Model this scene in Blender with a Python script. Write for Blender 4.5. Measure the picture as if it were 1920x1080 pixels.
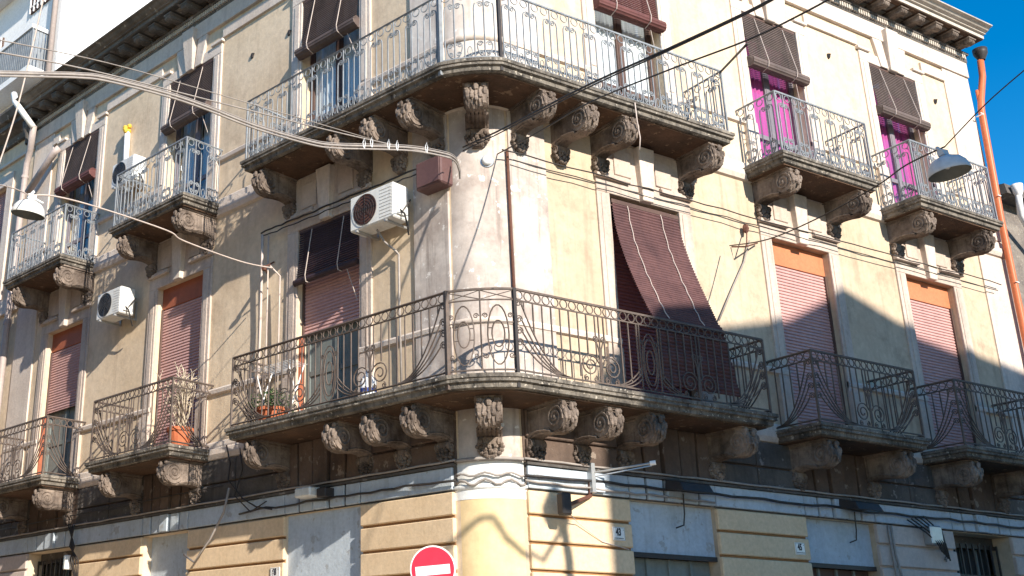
import bpy, bmesh, math, random
from mathutils import Vector, Matrix
random.seed(7)
rad = math.radians
scene = bpy.context.scene
for o in list(bpy.data.objects): bpy.data.objects.remove(o)

# ---------------------------------------------------------------- camera
PITCH, ROLL, YAW, TH = rad(19.197), rad(0.049), rad(30.0), rad(-75.81)
F, PPX, PPY = 2059.2, 668.5, 540.0                    # in pixels of the 1920 x 1080 photograph
dL = Vector((-math.cos(TH), -math.sin(TH), 0))        # along the left street front, away from the corner
nL = Vector((-0.96949, -0.24514, 0))                  # out of the left street front
CAM = Vector((-7.81137, -10.39146, 1.6))
def ray(x, y):
    u = (x-PPX)/F; w = -(y-PPY)/F
    cr, sr = math.cos(ROLL), math.sin(ROLL)
    X = cr*u+sr*w; U = -sr*u+cr*w
    cp, sp = math.cos(PITCH), math.sin(PITCH)
    Y = cp-sp*U; Z = sp+cp*U
    cy, sy = math.cos(YAW), math.sin(YAW)
    return Vector((cy*X+sy*Y, -sy*X+cy*Y, Z))
FWD = Vector((math.cos(PITCH)*math.sin(YAW), math.cos(PITCH)*math.cos(YAW), math.sin(PITCH)))
def depth_of(P): return (Vector(P)-CAM).dot(FWD)
def at(x, y, d): return CAM+ray(x, y)*d
def onR(x, y, off=0.0):
    r = ray(x, y); return CAM+r*((-off-CAM.y)/r.y)
def onL(x, y, off=0.0):
    r = ray(x, y); return CAM+r*((off-CAM.dot(nL))/r.dot(nL))
def PR(s, off, z): return Vector((s, -off, z))
def PL(s, off, z): return dL*s+nL*off+Vector((0, 0, z))

cam_data = bpy.data.cameras.new('camera'); cam = bpy.data.objects.new('camera', cam_data)
scene.collection.objects.link(cam); scene.camera = cam
cam_data.sensor_width = 36; cam_data.lens = F/1920*36
cam_data.shift_x = (960-PPX)/1920; cam_data.shift_y = 0
cam_data.clip_start = .05; cam_data.clip_end = 2000
right = Vector((math.cos(YAW), -math.sin(YAW), 0)); up = right.cross(FWD)
m = Matrix((right, up, -FWD)).transposed().to_4x4(); m.translation = CAM
cam.matrix_world = m

# ---------------------------------------------------------------- sky, sun, exposure
SUN = Vector((-0.045, -1.0, 0.47)).normalized()
world = bpy.data.worlds.new('World'); scene.world = world; world.use_nodes = True
nt = world.node_tree; nt.nodes.clear()
sky = nt.nodes.new('ShaderNodeTexSky'); sky.sky_type = 'NISHITA'; sky.sun_disc = False
sky.sun_elevation = math.asin(SUN.z); sky.sun_rotation = math.pi+math.atan2(.045, 1)
sky.air_density = 1.0; sky.dust_density = 0.0; sky.ozone_density = 2.0; sky.altitude = 50
bg = nt.nodes.new('ShaderNodeBackground'); bg.inputs[1].default_value = 0.125
ow = nt.nodes.new('ShaderNodeOutputWorld')
hs = nt.nodes.new('ShaderNodeHueSaturation'); hs.inputs['Saturation'].default_value = 1.5
nt.links.new(sky.outputs[0], hs.inputs['Color']); nt.links.new(hs.outputs[0], bg.inputs[0]); nt.links.new(bg.outputs[0], ow.inputs[0])
sd = bpy.data.lights.new('sun', 'SUN'); sd.energy = 5.0; sd.angle = rad(.53); sd.color = (1, .91, .78)
so = bpy.data.objects.new('sun', sd); scene.collection.objects.link(so)
so.rotation_euler = (-SUN).to_track_quat('-Z', 'Y').to_euler(); so.location = (0, -30, 30)
vs = scene.view_settings; vs.view_transform = 'Standard'; vs.look = 'None'; vs.exposure = 0.8; vs.gamma = 1
vs.use_curve_mapping = False
scene.render.engine = 'CYCLES'

# ---------------------------------------------------------------- materials
M = {}
def nodes_of(name):
    mt = bpy.data.materials.new(name); mt.use_nodes = True; M[name] = mt
    n = mt.node_tree.nodes; return mt, n, mt.node_tree.links, n['Principled BSDF']
def rgb(c): return (c[0], c[1], c[2], 1)
def noise(n, l, scale, detail=6, rough=.6, stretch=None, seed=0):
    g = n.new('ShaderNodeNewGeometry'); mp = n.new('ShaderNodeMapping')
    l.new(g.outputs['Position'], mp.inputs[0])
    s = stretch or (1, 1, 1); mp.inputs['Scale'].default_value = s; mp.inputs['Location'].default_value = (seed*3.1, seed*1.7, seed*2.3)
    t = n.new('ShaderNodeTexNoise'); t.inputs['Scale'].default_value = scale
    t.inputs['Detail'].default_value = detail; t.inputs['Roughness'].default_value = rough
    l.new(mp.outputs[0], t.inputs['Vector']); return t.outputs['Fac']
def ramp(n, l, src, lo, hi, a=0.0, b=1.0):
    r = n.new('ShaderNodeMapRange'); r.inputs[1].default_value = lo; r.inputs[2].default_value = hi
    r.inputs[3].default_value = a; r.inputs[4].default_value = b; l.new(src, r.inputs[0]); return r.outputs[0]
def mix(n, l, fac, a, b, mode='MIX'):
    x = n.new('ShaderNodeMix'); x.data_type = 'RGBA'; x.blend_type = mode
    if hasattr(fac, 'is_linked'): l.new(fac, x.inputs[0])
    else: x.inputs[0].default_value = fac
    for s, v in ((x.inputs[6], a), (x.inputs[7], b)):
        if hasattr(v, 'is_linked'): l.new(v, s)
        else: s.default_value = rgb(v)
    return x.outputs[2]
def weathered(name, c1, c2, dirt=(.1, .08, .07), streak=.5, blotch=.5, rough=.85, bump=.25, scale=1.0, fine=18, seed=0, specks=None):
    mt, n, l, b = nodes_of(name)
    f1 = ramp(n, l, noise(n, l, 1.1*scale, 8, .65, seed=seed), .35, .65)
    col = mix(n, l, f1, c1, c2)
    if blotch > 0:
        f2 = ramp(n, l, noise(n, l, 2.3*scale, 9, .7, seed=seed+4), .55, .75, 0, blotch)
        col = mix(n, l, f2, col, dirt)
    if streak > 0:
        f3 = ramp(n, l, noise(n, l, 1.0, 6, .6, (7*scale, 7*scale, .55*scale), seed+9), .52, .78, 0, streak)
        col = mix(n, l, f3, col, dirt)
    if specks:
        f4 = ramp(n, l, noise(n, l, 6*scale, 4, .6, seed=seed+13), .62, .66)
        col = mix(n, l, f4, col, specks)
    f5 = ramp(n, l, noise(n, l, fine, 5, .7, seed=seed+2), .3, .7, .86, 1.08)
    x = n.new('ShaderNodeVectorMath'); x.operation = 'SCALE'; l.new(col, x.inputs[0]); l.new(f5, x.inputs[3])
    l.new(x.outputs[0], b.inputs['Base Color']); b.inputs['Roughness'].default_value = rough
    b.inputs['Specular IOR Level'].default_value = .25
    if bump > 0:
        bp = n.new('ShaderNodeBump'); bp.inputs['Strength'].default_value = bump; bp.inputs['Distance'].default_value = .02
        l.new(noise(n, l, fine*1.5, 6, .65, seed=seed+1), bp.inputs['Height']); l.new(bp.outputs[0], b.inputs['Normal'])
    return mt
weathered('plaster', (.70, .57, .425), (.605, .475, .335), (.36, .265, .19), .48, .55, bump=.25, scale=.6, fine=9)
weathered('stone', (.56, .475, .415), (.45, .37, .32), (.19, .145, .125), .5, .4, bump=.4, seed=3)
weathered('stone_pale', (.66, .58, .515), (.56, .48, .42), (.28, .22, .19), .4, .33, bump=.35, seed=5)
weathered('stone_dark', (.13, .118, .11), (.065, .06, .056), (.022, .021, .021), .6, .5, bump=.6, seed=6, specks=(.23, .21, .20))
weathered('stone_brown', (.16, .113, .09), (.085, .06, .048), (.028, .022, .02), .5, .5, bump=.5, seed=8, specks=(.23, .185, .155))
weathered('slab_edge', (.26, .23, .195), (.06, .054, .049), (.011, .010, .0095), .95, 1.0, bump=.9, scale=3.2, seed=11, specks=(.42, .38, .325))
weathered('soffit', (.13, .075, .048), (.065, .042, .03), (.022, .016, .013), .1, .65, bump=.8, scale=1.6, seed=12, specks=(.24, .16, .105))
weathered('bracket_stone', (.30, .24, .20), (.085, .064, .053), (.022, .017, .015), .7, .8, bump=.8, scale=2.5, seed=14)
weathered('ochre_joint', (.36, .20, .095), (.28, .15, .07), (.14, .08, .05), .3, .3, bump=.2, seed=56)
weathered('header_shade_edge_red', (.36, .115, .06), (.30, .09, .05), (.15, .06, .04), .2, .2, rough=.6, bump=.08, seed=57)  # darker orange_box: shade of left headers put into colour; also red door edging
weathered('ochre', (.74, .565, .38), (.68, .505, .325), (.46, .31, .18), .3, .25, bump=.15, seed=15)
weathered('yellow', (.73, .565, .33), (.69, .52, .285), (.52, .38, .21), .35, .25, bump=.08, seed=16, fine=6)
weathered('pink_plaster', (.56, .47, .42), (.48, .40, .36), (.3, .25, .22), .3, .3, bump=.2, seed=17)
weathered('blue_paint', (.50, .56, .62), (.43, .49, .56), (.17, .17, .18), .35, .28, bump=.25, seed=18, specks=(.36, .38, .40))
weathered('white_paint', (.76, .77, .77), (.68, .69, .69), (.35, .34, .33), .3, .25, bump=.2, seed=19)
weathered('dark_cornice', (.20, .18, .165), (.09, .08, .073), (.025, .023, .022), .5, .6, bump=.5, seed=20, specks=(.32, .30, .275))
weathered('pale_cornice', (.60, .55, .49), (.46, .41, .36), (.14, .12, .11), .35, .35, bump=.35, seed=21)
weathered('white_block', (.82, .83, .84), (.76, .77, .79), (.6, .6, .6), .2, .1, bump=.05, seed=22)
weathered('rubble', (.26, .23, .2), (.15, .13, .12), (.05, .05, .05), .3, .5, bump=1.0, scale=3, seed=23, specks=(.36, .32, .28))
weathered('bounce_paving', (.46, .38, .28), (.40, .325, .235), (.24, .19, .14), 0, .3, bump=.3, seed=24)  # pale warm street tone, raised to bounce light onto the walls
weathered('paving', (.46, .39, .30), (.40, .335, .25), (.2, .16, .12), 0, .3, bump=.3, seed=25)
weathered('far_wall', (.66, .50, .33), (.58, .43, .28), (.35, .26, .18), .3, .2, bump=.1, seed=26)
weathered('iron_pale', (.27, .295, .325), (.19, .21, .235), (.12, .075, .05), .2, .4, rough=.6, bump=.2, scale=4, seed=27)
weathered('iron_brown', (.14, .11, .095), (.085, .068, .06), (.18, .08, .043), .2, .4, rough=.65, bump=.2, scale=4, seed=28)
weathered('iron_black', (.035, .033, .035), (.05, .045, .045), (.12, .06, .04), .2, .2, rough=.5, bump=.1, scale=4, seed=29)
weathered('shutter_pink', (.54, .33, .31), (.48, .285, .27), (.28, .16, .15), .25, .2, rough=.5, bump=.05, seed=30)
weathered('shutter_red', (.37, .13, .13), (.30, .10, .105), (.12, .05, .05), .2, .15, rough=.5, bump=.05, seed=31)
weathered('orange_box', (.54, .205, .10), (.48, .175, .085), (.28, .11, .06), .2, .2, rough=.6, bump=.08, seed=32)
weathered('brown_wood', (.12, .075, .06), (.085, .05, .045), (.03, .02, .02), .3, .2, rough=.6, bump=.2, seed=33)
weathered('blind_brown', (.135, .10, .09), (.085, .063, .058), (.035, .028, .026), .35, .3, rough=.65, bump=.15, scale=2, seed=34)
weathered('blind_grey', (.15, .115, .105), (.10, .078, .072), (.045, .036, .034), .35, .3, rough=.65, bump=.15, scale=2, seed=35)
weathered('blind_dark', (.06, .038, .046), (.038, .024, .03), (.015, .01, .012), .35, .3, rough=.5, bump=.15, scale=2, seed=36)
weathered('column_stone', (.72, .66, .605), (.52, .445, .395), (.22, .17, .15), .55, .3, bump=.15, scale=1.1, fine=7, seed=58, specks=(.78, .75, .72))
weathered('column_soiled', (.60, .535, .49), (.36, .30, .27), (.15, .115, .10), .75, .5, bump=.2, scale=1.3, fine=7, seed=60, specks=(.70, .66, .63))
weathered('plaster_soiled', (.56, .455, .34), (.46, .36, .26), (.22, .16, .115), .6, .65, bump=.25, scale=.75, fine=8, seed=61)
weathered('blind_red', (.15, .06, .055), (.105, .042, .04), (.05, .022, .02), .3, .25, rough=.65, bump=.15, scale=2, seed=37)
weathered('blind_worn', (.135, .068, .068), (.085, .044, .047), (.035, .02, .024), .5, .4, rough=.7, bump=.15, scale=2, seed=38)
weathered('green_door', (.20, .225, .215), (.16, .18, .175), (.08, .09, .09), .3, .2, rough=.45, bump=.1, seed=39)
weathered('grey_frame', (.22, .20, .23), (.17, .155, .18), (.08, .07, .08), .3, .2, rough=.5, bump=.1, seed=40)
weathered('terracotta', (.55, .17, .08), (.46, .13, .06), (.25, .09, .05), .3, .25, rough=.7, bump=.2, seed=41)
weathered('ac_white', (.74, .74, .72), (.68, .68, .66), (.4, .37, .33), .25, .12, rough=.4, bump=.03, seed=42)
weathered('pvc_grey', (.44, .37, .35), (.38, .32, .30), (.2, .16, .15), .3, .25, rough=.5, bump=.08, seed=43)
weathered('pipe_orange', (.58, .17, .075), (.52, .145, .06), (.3, .1, .05), .25, .2, rough=.4, bump=.05, seed=44)
weathered('box_brown', (.155, .085, .08), (.12, .065, .065), (.06, .04, .04), .3, .2, rough=.5, bump=.05, seed=45)
weathered('rusty', (.15, .065, .043), (.10, .045, .033), (.06, .03, .024), .3, .3, rough=.75, bump=.3, scale=4, seed=46)
weathered('cable_grey', (.36, .325, .30), (.28, .25, .235), (.13, .115, .105), 0, .35, rough=.6, bump=.1, scale=5, seed=47)
weathered('cable_black', (.03, .028, .028), (.05, .045, .045), (.1, .09, .085), 0, .2, rough=.5, bump=.1, scale=5, seed=48)
weathered('lamp_white', (.78, .79, .78), (.72, .73, .72), (.4, .4, .38), .15, .1, rough=.4, bump=.02, seed=49)
weathered('lamp_grey', (.52, .55, .58), (.47, .50, .53), (.25, .25, .25), .15, .12, rough=.45, bump=.02, seed=50)
weathered('lamp_inner', (.20, .215, .215), (.17, .185, .185), (.1, .1, .1), .1, .1, rough=.6, bump=.0, seed=51)
weathered('leaf_green', (.055, .095, .035), (.085, .13, .05), (.04, .05, .03), 0, .2, rough=.6, bump=0, seed=52)
weathered('twig_pale', (.66, .58, .47), (.56, .48, .37), (.35, .28, .2), 0, .3, rough=.8, bump=0, seed=53)
weathered('foam_yellow', (.74, .50, .08), (.66, .42, .06), (.4, .25, .05), 0, .2, rough=.8, bump=.3, seed=54)
weathered('plastic_blue', (.02, .05, .28), (.03, .07, .32), (.02, .02, .1), 0, .1, rough=.35, bump=0, seed=55)
def plain(name, c, rough=.5, metal=0.0, sss=0):
    mt, n, l, b = nodes_of(name); b.inputs['Roughness'].default_value = rough; b.inputs['Metallic'].default_value = metal
    f = ramp(n, l, noise(n, l, 9, 4, .6, seed=len(M)), .3, .7, .88, 1.08)
    x = n.new('ShaderNodeVectorMath'); x.operation = 'SCALE'; x.inputs[0].default_value = c; l.new(f, x.inputs[3])
    l.new(x.outputs[0], b.inputs['Base Color']); return mt
plain('sign_red', (.62, .02, .05), .35); plain('sign_white', (.8, .8, .8), .35); plain('ink', (.02, .02, .035), .5)
plain('ink_blue', (.03, .05, .14), .5)
plain('plate_white', (.80, .79, .77), .3); plain('interior', (.02, .02, .022), .9); plain('fan_dark', (.03, .028, .028), .5)
plain('fan_rust', (.10, .04, .03), .7); plain('cord_pale', (.52, .44, .40), .8); plain('galvanised', (.45, .46, .47), .4, .6)
plain('tube_white', (.82, .83, .84), .3); plain('copper', (.30, .12, .05), .5, .5)
def fabric(name, c, trans):
    mt, n, l, b = nodes_of(name)
    f = ramp(n, l, noise(n, l, 1.0, 4, .5, (30, 30, 1.2)), .3, .7, .75, 1.1)
    x = n.new('ShaderNodeVectorMath'); x.operation = 'SCALE'; x.inputs[0].default_value = c; l.new(f, x.inputs[3])
    l.new(x.outputs[0], b.inputs['Base Color']); b.inputs['Roughness'].default_value = .8
    b.inputs['Sheen Weight'].default_value = .3; return mt
fabric('magenta', (.50, .06, .31), .2); fabric('lace_white', (.78, .79, .82), .3); fabric('curtain_blue', (.60, .65, .72), .3)
fabric('cloth_white', (.75, .74, .72), .2)
def glass(name):
    mt, n, l, b = nodes_of(name)
    tr = n.new('ShaderNodeBsdfTransparent'); tr.inputs[0].default_value = (.96, .975, .97, 1)
    gl = n.new('ShaderNodeBsdfGlossy'); gl.inputs['Roughness'].default_value = .03
    lw = n.new('ShaderNodeLayerWeight'); lw.inputs[0].default_value = .5
    pw = n.new('ShaderNodeMath'); pw.operation = 'POWER'; pw.inputs[1].default_value = 4; l.new(lw.outputs['Facing'], pw.inputs[0])
    fr = n.new('ShaderNodeMath'); fr.operation = 'MULTIPLY_ADD'; fr.inputs[1].default_value = .7; fr.inputs[2].default_value = .035; l.new(pw.outputs[0], fr.inputs[0])
    ms = n.new('ShaderNodeMixShader'); l.new(fr.outputs[0], ms.inputs[0]); l.new(tr.outputs[0], ms.inputs[1]); l.new(gl.outputs[0], ms.inputs[2])
    l.new(ms.outputs[0], n['Material Output'].inputs[0]); return mt
glass('glass')

# ---------------------------------------------------------------- mesh helpers
COL = scene.collection
class MB:
    def __init__(s): s.v = []; s.f = []
    def add(s, v, f):
        k = len(s.v); s.v += [tuple(p) for p in v]; s.f += [tuple(i+k for i in q) for q in f]; return s
    def box(s, x0, x1, y0, y1, z0, z1):
        x0, x1 = min(x0, x1), max(x0, x1); y0, y1 = min(y0, y1), max(y0, y1); z0, z1 = min(z0, z1), max(z0, z1)
        return s.add([(x0,y0,z0),(x1,y0,z0),(x1,y1,z0),(x0,y1,z0),(x0,y0,z1),(x1,y0,z1),(x1,y1,z1),(x0,y1,z1)],
                     [(0,3,2,1),(4,5,6,7),(0,1,5,4),(1,2,6,5),(2,3,7,6),(3,0,4,7)])
    def hexa(s, a, b):          # two quads of four points joined
        return s.add(list(a)+list(b), [(3,2,1,0),(4,5,6,7),(0,1,5,4),(1,2,6,5),(2,3,7,6),(3,0,4,7)])
    def prism(s, poly, fn, a, b):   # polygon of 2-D points, fn(p, t) -> 3-D
        n = len(poly); v = [fn(p, a) for p in poly]+[fn(p, b) for p in poly]
        f = [tuple(range(n-1, -1, -1)), tuple(range(n, 2*n))]+[(i, (i+1) % n, n+(i+1) % n, n+i) for i in range(n)]
        return s.add(v, f)
    def sweep(s, rings, closed=False, caps=True):
        n = len(rings[0]); v = [p for r in rings for p in r]; f = []; k = len(rings)
        for i in range(k if closed else k-1):
            j = (i+1) % k
            for q in range(n): f.append((i*n+q, i*n+(q+1) % n, j*n+(q+1) % n, j*n+q))
        if caps and not closed: f += [tuple(range(n-1, -1, -1)), tuple(range((k-1)*n, k*n))]
        return s.add(v, f)
    def tube(s, pts, r, n=4, closed=False):
        pts = [Vector(p) for p in pts]; k = len(pts); rings = []; prev = None
        for i, p in enumerate(pts):
            a = pts[(i-1) % k] if (closed or i > 0) else p; b = pts[(i+1) % k] if (closed or i < k-1) else p
            t = (b-a); t = t.normalized() if t.length > 1e-9 else Vector((0, 0, 1))
            if prev is None:
                u = t.orthogonal().normalized() if abs(t.y) > .95 else t.cross(Vector((0, 1, 0))).normalized()
            else:
                u = prev-t*prev.dot(t); u = u.normalized() if u.length > 1e-6 else t.orthogonal().normalized()
            prev = u; w = t.cross(u)
            rr = r[i] if isinstance(r, (list, tuple)) else r
            rings.append([p+(u*math.cos(2*math.pi*(q+.5)/n)+w*math.sin(2*math.pi*(q+.5)/n))*rr for q in range(n)])
        return s.sweep(rings, closed)
    def lump(s, c, r, nu=6, nv=4):
        v = [(c[0], c[1], c[2]-r[2])]; f = []
        for j in range(1, nv):
            a = -math.pi/2+math.pi*j/nv
            for i in range(nu):
                b = 2*math.pi*i/nu; v.append((c[0]+r[0]*math.cos(a)*math.cos(b), c[1]+r[1]*math.cos(a)*math.sin(b), c[2]+r[2]*math.sin(a)))
        v.append((c[0], c[1], c[2]+r[2])); t = len(v)-1
        for i in range(nu):
            f.append((0, 1+(i+1) % nu, 1+i)); f.append((t, t-nu+i, t-nu+(i+1) % nu))
            for j in range(nv-2):
                k = 1+j*nu; f.append((k+i, k+(i+1) % nu, k+nu+(i+1) % nu, k+nu+i))
        return s.add(v, f)
    def lathe(s, prof, c=(0, 0, 0), n=24, a0=0, a1=2*math.pi):
        full = abs(a1-a0-2*math.pi) < 1e-6; k = n if full else n+1; m_ = len(prof); v = []; f = []
        for i in range(k):
            a = a0+(a1-a0)*i/n
            for (r, z) in prof: v.append((c[0]+r*math.cos(a), c[1]+r*math.sin(a), c[2]+z))
        for i in range(n):
            j = (i+1) % k
            for q in range(m_-1): f.append((i*m_+q, j*m_+q, j*m_+q+1, i*m_+q+1))
        return s.add(v, f)
    def mesh(s, name, mats, smooth=False):
        me = bpy.data.meshes.new(name); me.from_pydata(s.v, [], s.f); me.validate()
        bm = bmesh.new(); bm.from_mesh(me); bmesh.ops.recalc_face_normals(bm, faces=bm.faces); bm.to_mesh(me); bm.free()
        for q in ([mats] if isinstance(mats, str) else mats): me.materials.append(M[q])
        if smooth:
            for p in me.polygons: p.use_smooth = True
        return me
    def obj(s, name, mats, parent=None, loc=(0, 0, 0), rz=0.0, smooth=False, bevel=0):
        return put(name, s.mesh(name, mats, smooth), parent, loc, rz, bevel)
def put(name, me, parent=None, loc=(0, 0, 0), rz=0.0, bevel=0):
    o = bpy.data.objects.new(name, me); COL.objects.link(o); o.parent = parent; o.location = loc; o.rotation_euler = (0, 0, rz)
    if bevel:
        b = o.modifiers.new('edge', 'BEVEL'); b.width = bevel; b.segments = 1; b.limit_method = 'ANGLE'
    return o
def tag(o, label, cat, group=None):
    o['label'] = label; o['category'] = cat
    if group: o['group'] = group
    return o
def thing(name, label, cat, loc=(0, 0, 0), rz=0.0, group=None):
    o = put(name, None, None, loc, rz); o.empty_display_size = .2; return tag(o, label, cat, group)
def structure(o): o['kind'] = 'structure'; return o
RZ = {'R': 0.0, 'L': TH}; SG = {'R': 1, 'L': -1}

# ---------------------------------------------------------------- ground, street
g = MB().add([(-300,-300,0),(300,-300,0),(300,300,0),(-300,300,0)], [(0,1,2,3)]).obj('ground', 'bounce_paving'); structure(g)
def corner_pt(o):            # meeting point of the two fronts moved out by o
    d = (nL+Vector((0, -1, 0))).normalized(); return d*(o/math.sin(rad(52.1)))
poly = [PR(40, 1.6, 0), corner_pt(1.6), PL(40, 1.6, 0), PL(40, -.5, 0), corner_pt(-.5), PR(40, -.5, 0)]
pv = MB(); n_ = len(poly)
pv.add([tuple(p) for p in poly]+[(p.x, p.y, .14) for p in poly], [(6,7,10,11),(7,8,9,10),(0,1,7,6),(1,2,8,7)]).obj('pavement', 'paving')
structure(bpy.data.objects['pavement'])

# ================================================================= THE CORNER BUILDING
B = thing('corner_building', 'cream plastered corner building with two storeys of iron balconies and a rounded corner', 'building')
RC, CC = .604, Vector((.47, .604, 0))       # rounded corner
BAY = {'R': [2.90, 6.175, 9.435], 'L': [2.83, 6.53, 10.305]}; HW = .665
Z1, T1, Z2, T2 = 4.80, 7.87, 8.91, 11.90
GO = {'R': [(2.13, 3.67), (5.42, 6.95), (8.80, 10.35)], 'L': [(2.13, 3.64), (5.91, 7.16), (9.25, 10.90)]}
END = {'R': 11.93, 'L': 12.35}

def wall_with_holes(x0, x1, z0, z1, holes, y=0.0, depth=.32):
    b = MB(); xs = sorted({x0, x1}|{h[0] for h in holes}|{h[1] for h in holes}); zs = sorted({z0, z1}|{h[2] for h in holes}|{h[3] for h in holes})
    for i in range(len(xs)-1):
        for j in range(len(zs)-1):
            cx, cz = (xs[i]+xs[i+1])/2, (zs[j]+zs[j+1])/2
            if any(h[0] < cx < h[1] and h[2] < cz < h[3] for h in holes): continue
            b.add([(xs[i],y,zs[j]),(xs[i+1],y,zs[j]),(xs[i+1],y,zs[j+1]),(xs[i],y,zs[j+1])], [(0,1,2,3)])
    for (a, c, d, e) in holes:
        b.add([(a,y,d),(a,y+depth,d),(a,y+depth,e),(a,y,e)], [(0,1,2,3)]); b.add([(c,y,d),(c,y+depth,d),(c,y+depth,e),(c,y,e)], [(0,3,2,1)])
        b.add([(a,y,e),(c,y,e),(c,y+depth,e),(a,y+depth,e)], [(0,1,2,3)]); b.add([(a,y,d),(c,y,d),(c,y+depth,d),(a,y+depth,d)], [(0,3,2,1)])
    return b
def srt(a, b): return (min(a, b), max(a, b))
for f in 'RL':
    g_ = SG[f]; holes = []
    for c in BAY[f]:
        for z0, z1 in ((Z1+.02, T1), (Z2+.02, T2)): holes.append((*srt(g_*(c-HW), g_*(c+HW)), z0, z1))
    for a, c in GO[f]: holes.append((*srt(g_*a, g_*c), 0.0, 3.63))
    x0, x1 = srt(g_*.47, g_*END[f])
    wall_with_holes(x0, x1, 0, 8.8, [h for h in holes if h[3] < 8.8]).obj('wall', 'plaster_soiled' if f == 'R' else 'plaster', B, rz=RZ[f])
    wall_with_holes(x0, x1, 8.8, 13.15, [h for h in holes if h[3] > 8.8]).obj('wall', 'plaster', B, rz=RZ[f])
# end wall, roof, party walls (closed volume)
e1, e2 = PR(END['R'], 0, 0), PL(END['L'], 0, 0)
bk = MB()
p = [PR(END['R'], 0, 0), PR(END['R'], -10, 0), PL(END['L'], -10, 0), PL(END['L'], 0, 0)]
for a, c in ((0, 1), (1, 2), (2, 3)):
    bk.add([(p[a].x,p[a].y,0),(p[c].x,p[c].y,0),(p[c].x,p[c].y,13.15),(p[a].x,p[a].y,13.15)], [(0,1,2,3)])
bk.obj('rear_wall', 'plaster', B)
MB().add([(q.x, q.y, 13.28) for q in p]+[(0, 0, 13.28)], [(0, 1, 2, 3, 4)]).obj('roof', 'paving', B)

# rounded corner column
A0 = math.atan2(-CC.y, 0); aR = -math.pi/2; aL = math.atan2(nL.y, nL.x)   # outward angles at the tangent points
aL = aL if aL < 0 else aL-2*math.pi
def col_part(name, mat, z0, z1, r, prof=None):
    return MB().lathe(prof or [(r, z0), (r, z1)], CC, 20, aL-.12, aR+.12).obj(name, mat, B, smooth=True)
col_part('corner_column', 'yellow', 0, 3.52, RC)
col_part('corner_column', 'white_paint', 3.52, 3.97, RC+.004)
col_part('corner_column', 'column_soiled', 3.97, 8.8, RC); col_part('corner_column', 'column_stone', 8.8, 13.1, RC)
def ring(z0, z1, o, mat='stone_pale'):
    return MB().lathe([(RC, z0), (RC+o*.6, z0+.01), (RC+o, (z0+z1)/2), (RC+o, z1-.01), (RC, z1)], CC, 20, aL-.12, aR+.12).obj('column_ring', mat, B, smooth=True)
ring(3.63, 3.70, .03, 'white_paint'); ring(5.68, 5.77, .035); ring(4.62, 4.92, .05); ring(8.70, 9.05, .05); ring(9.74, 9.83, .035)

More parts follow.
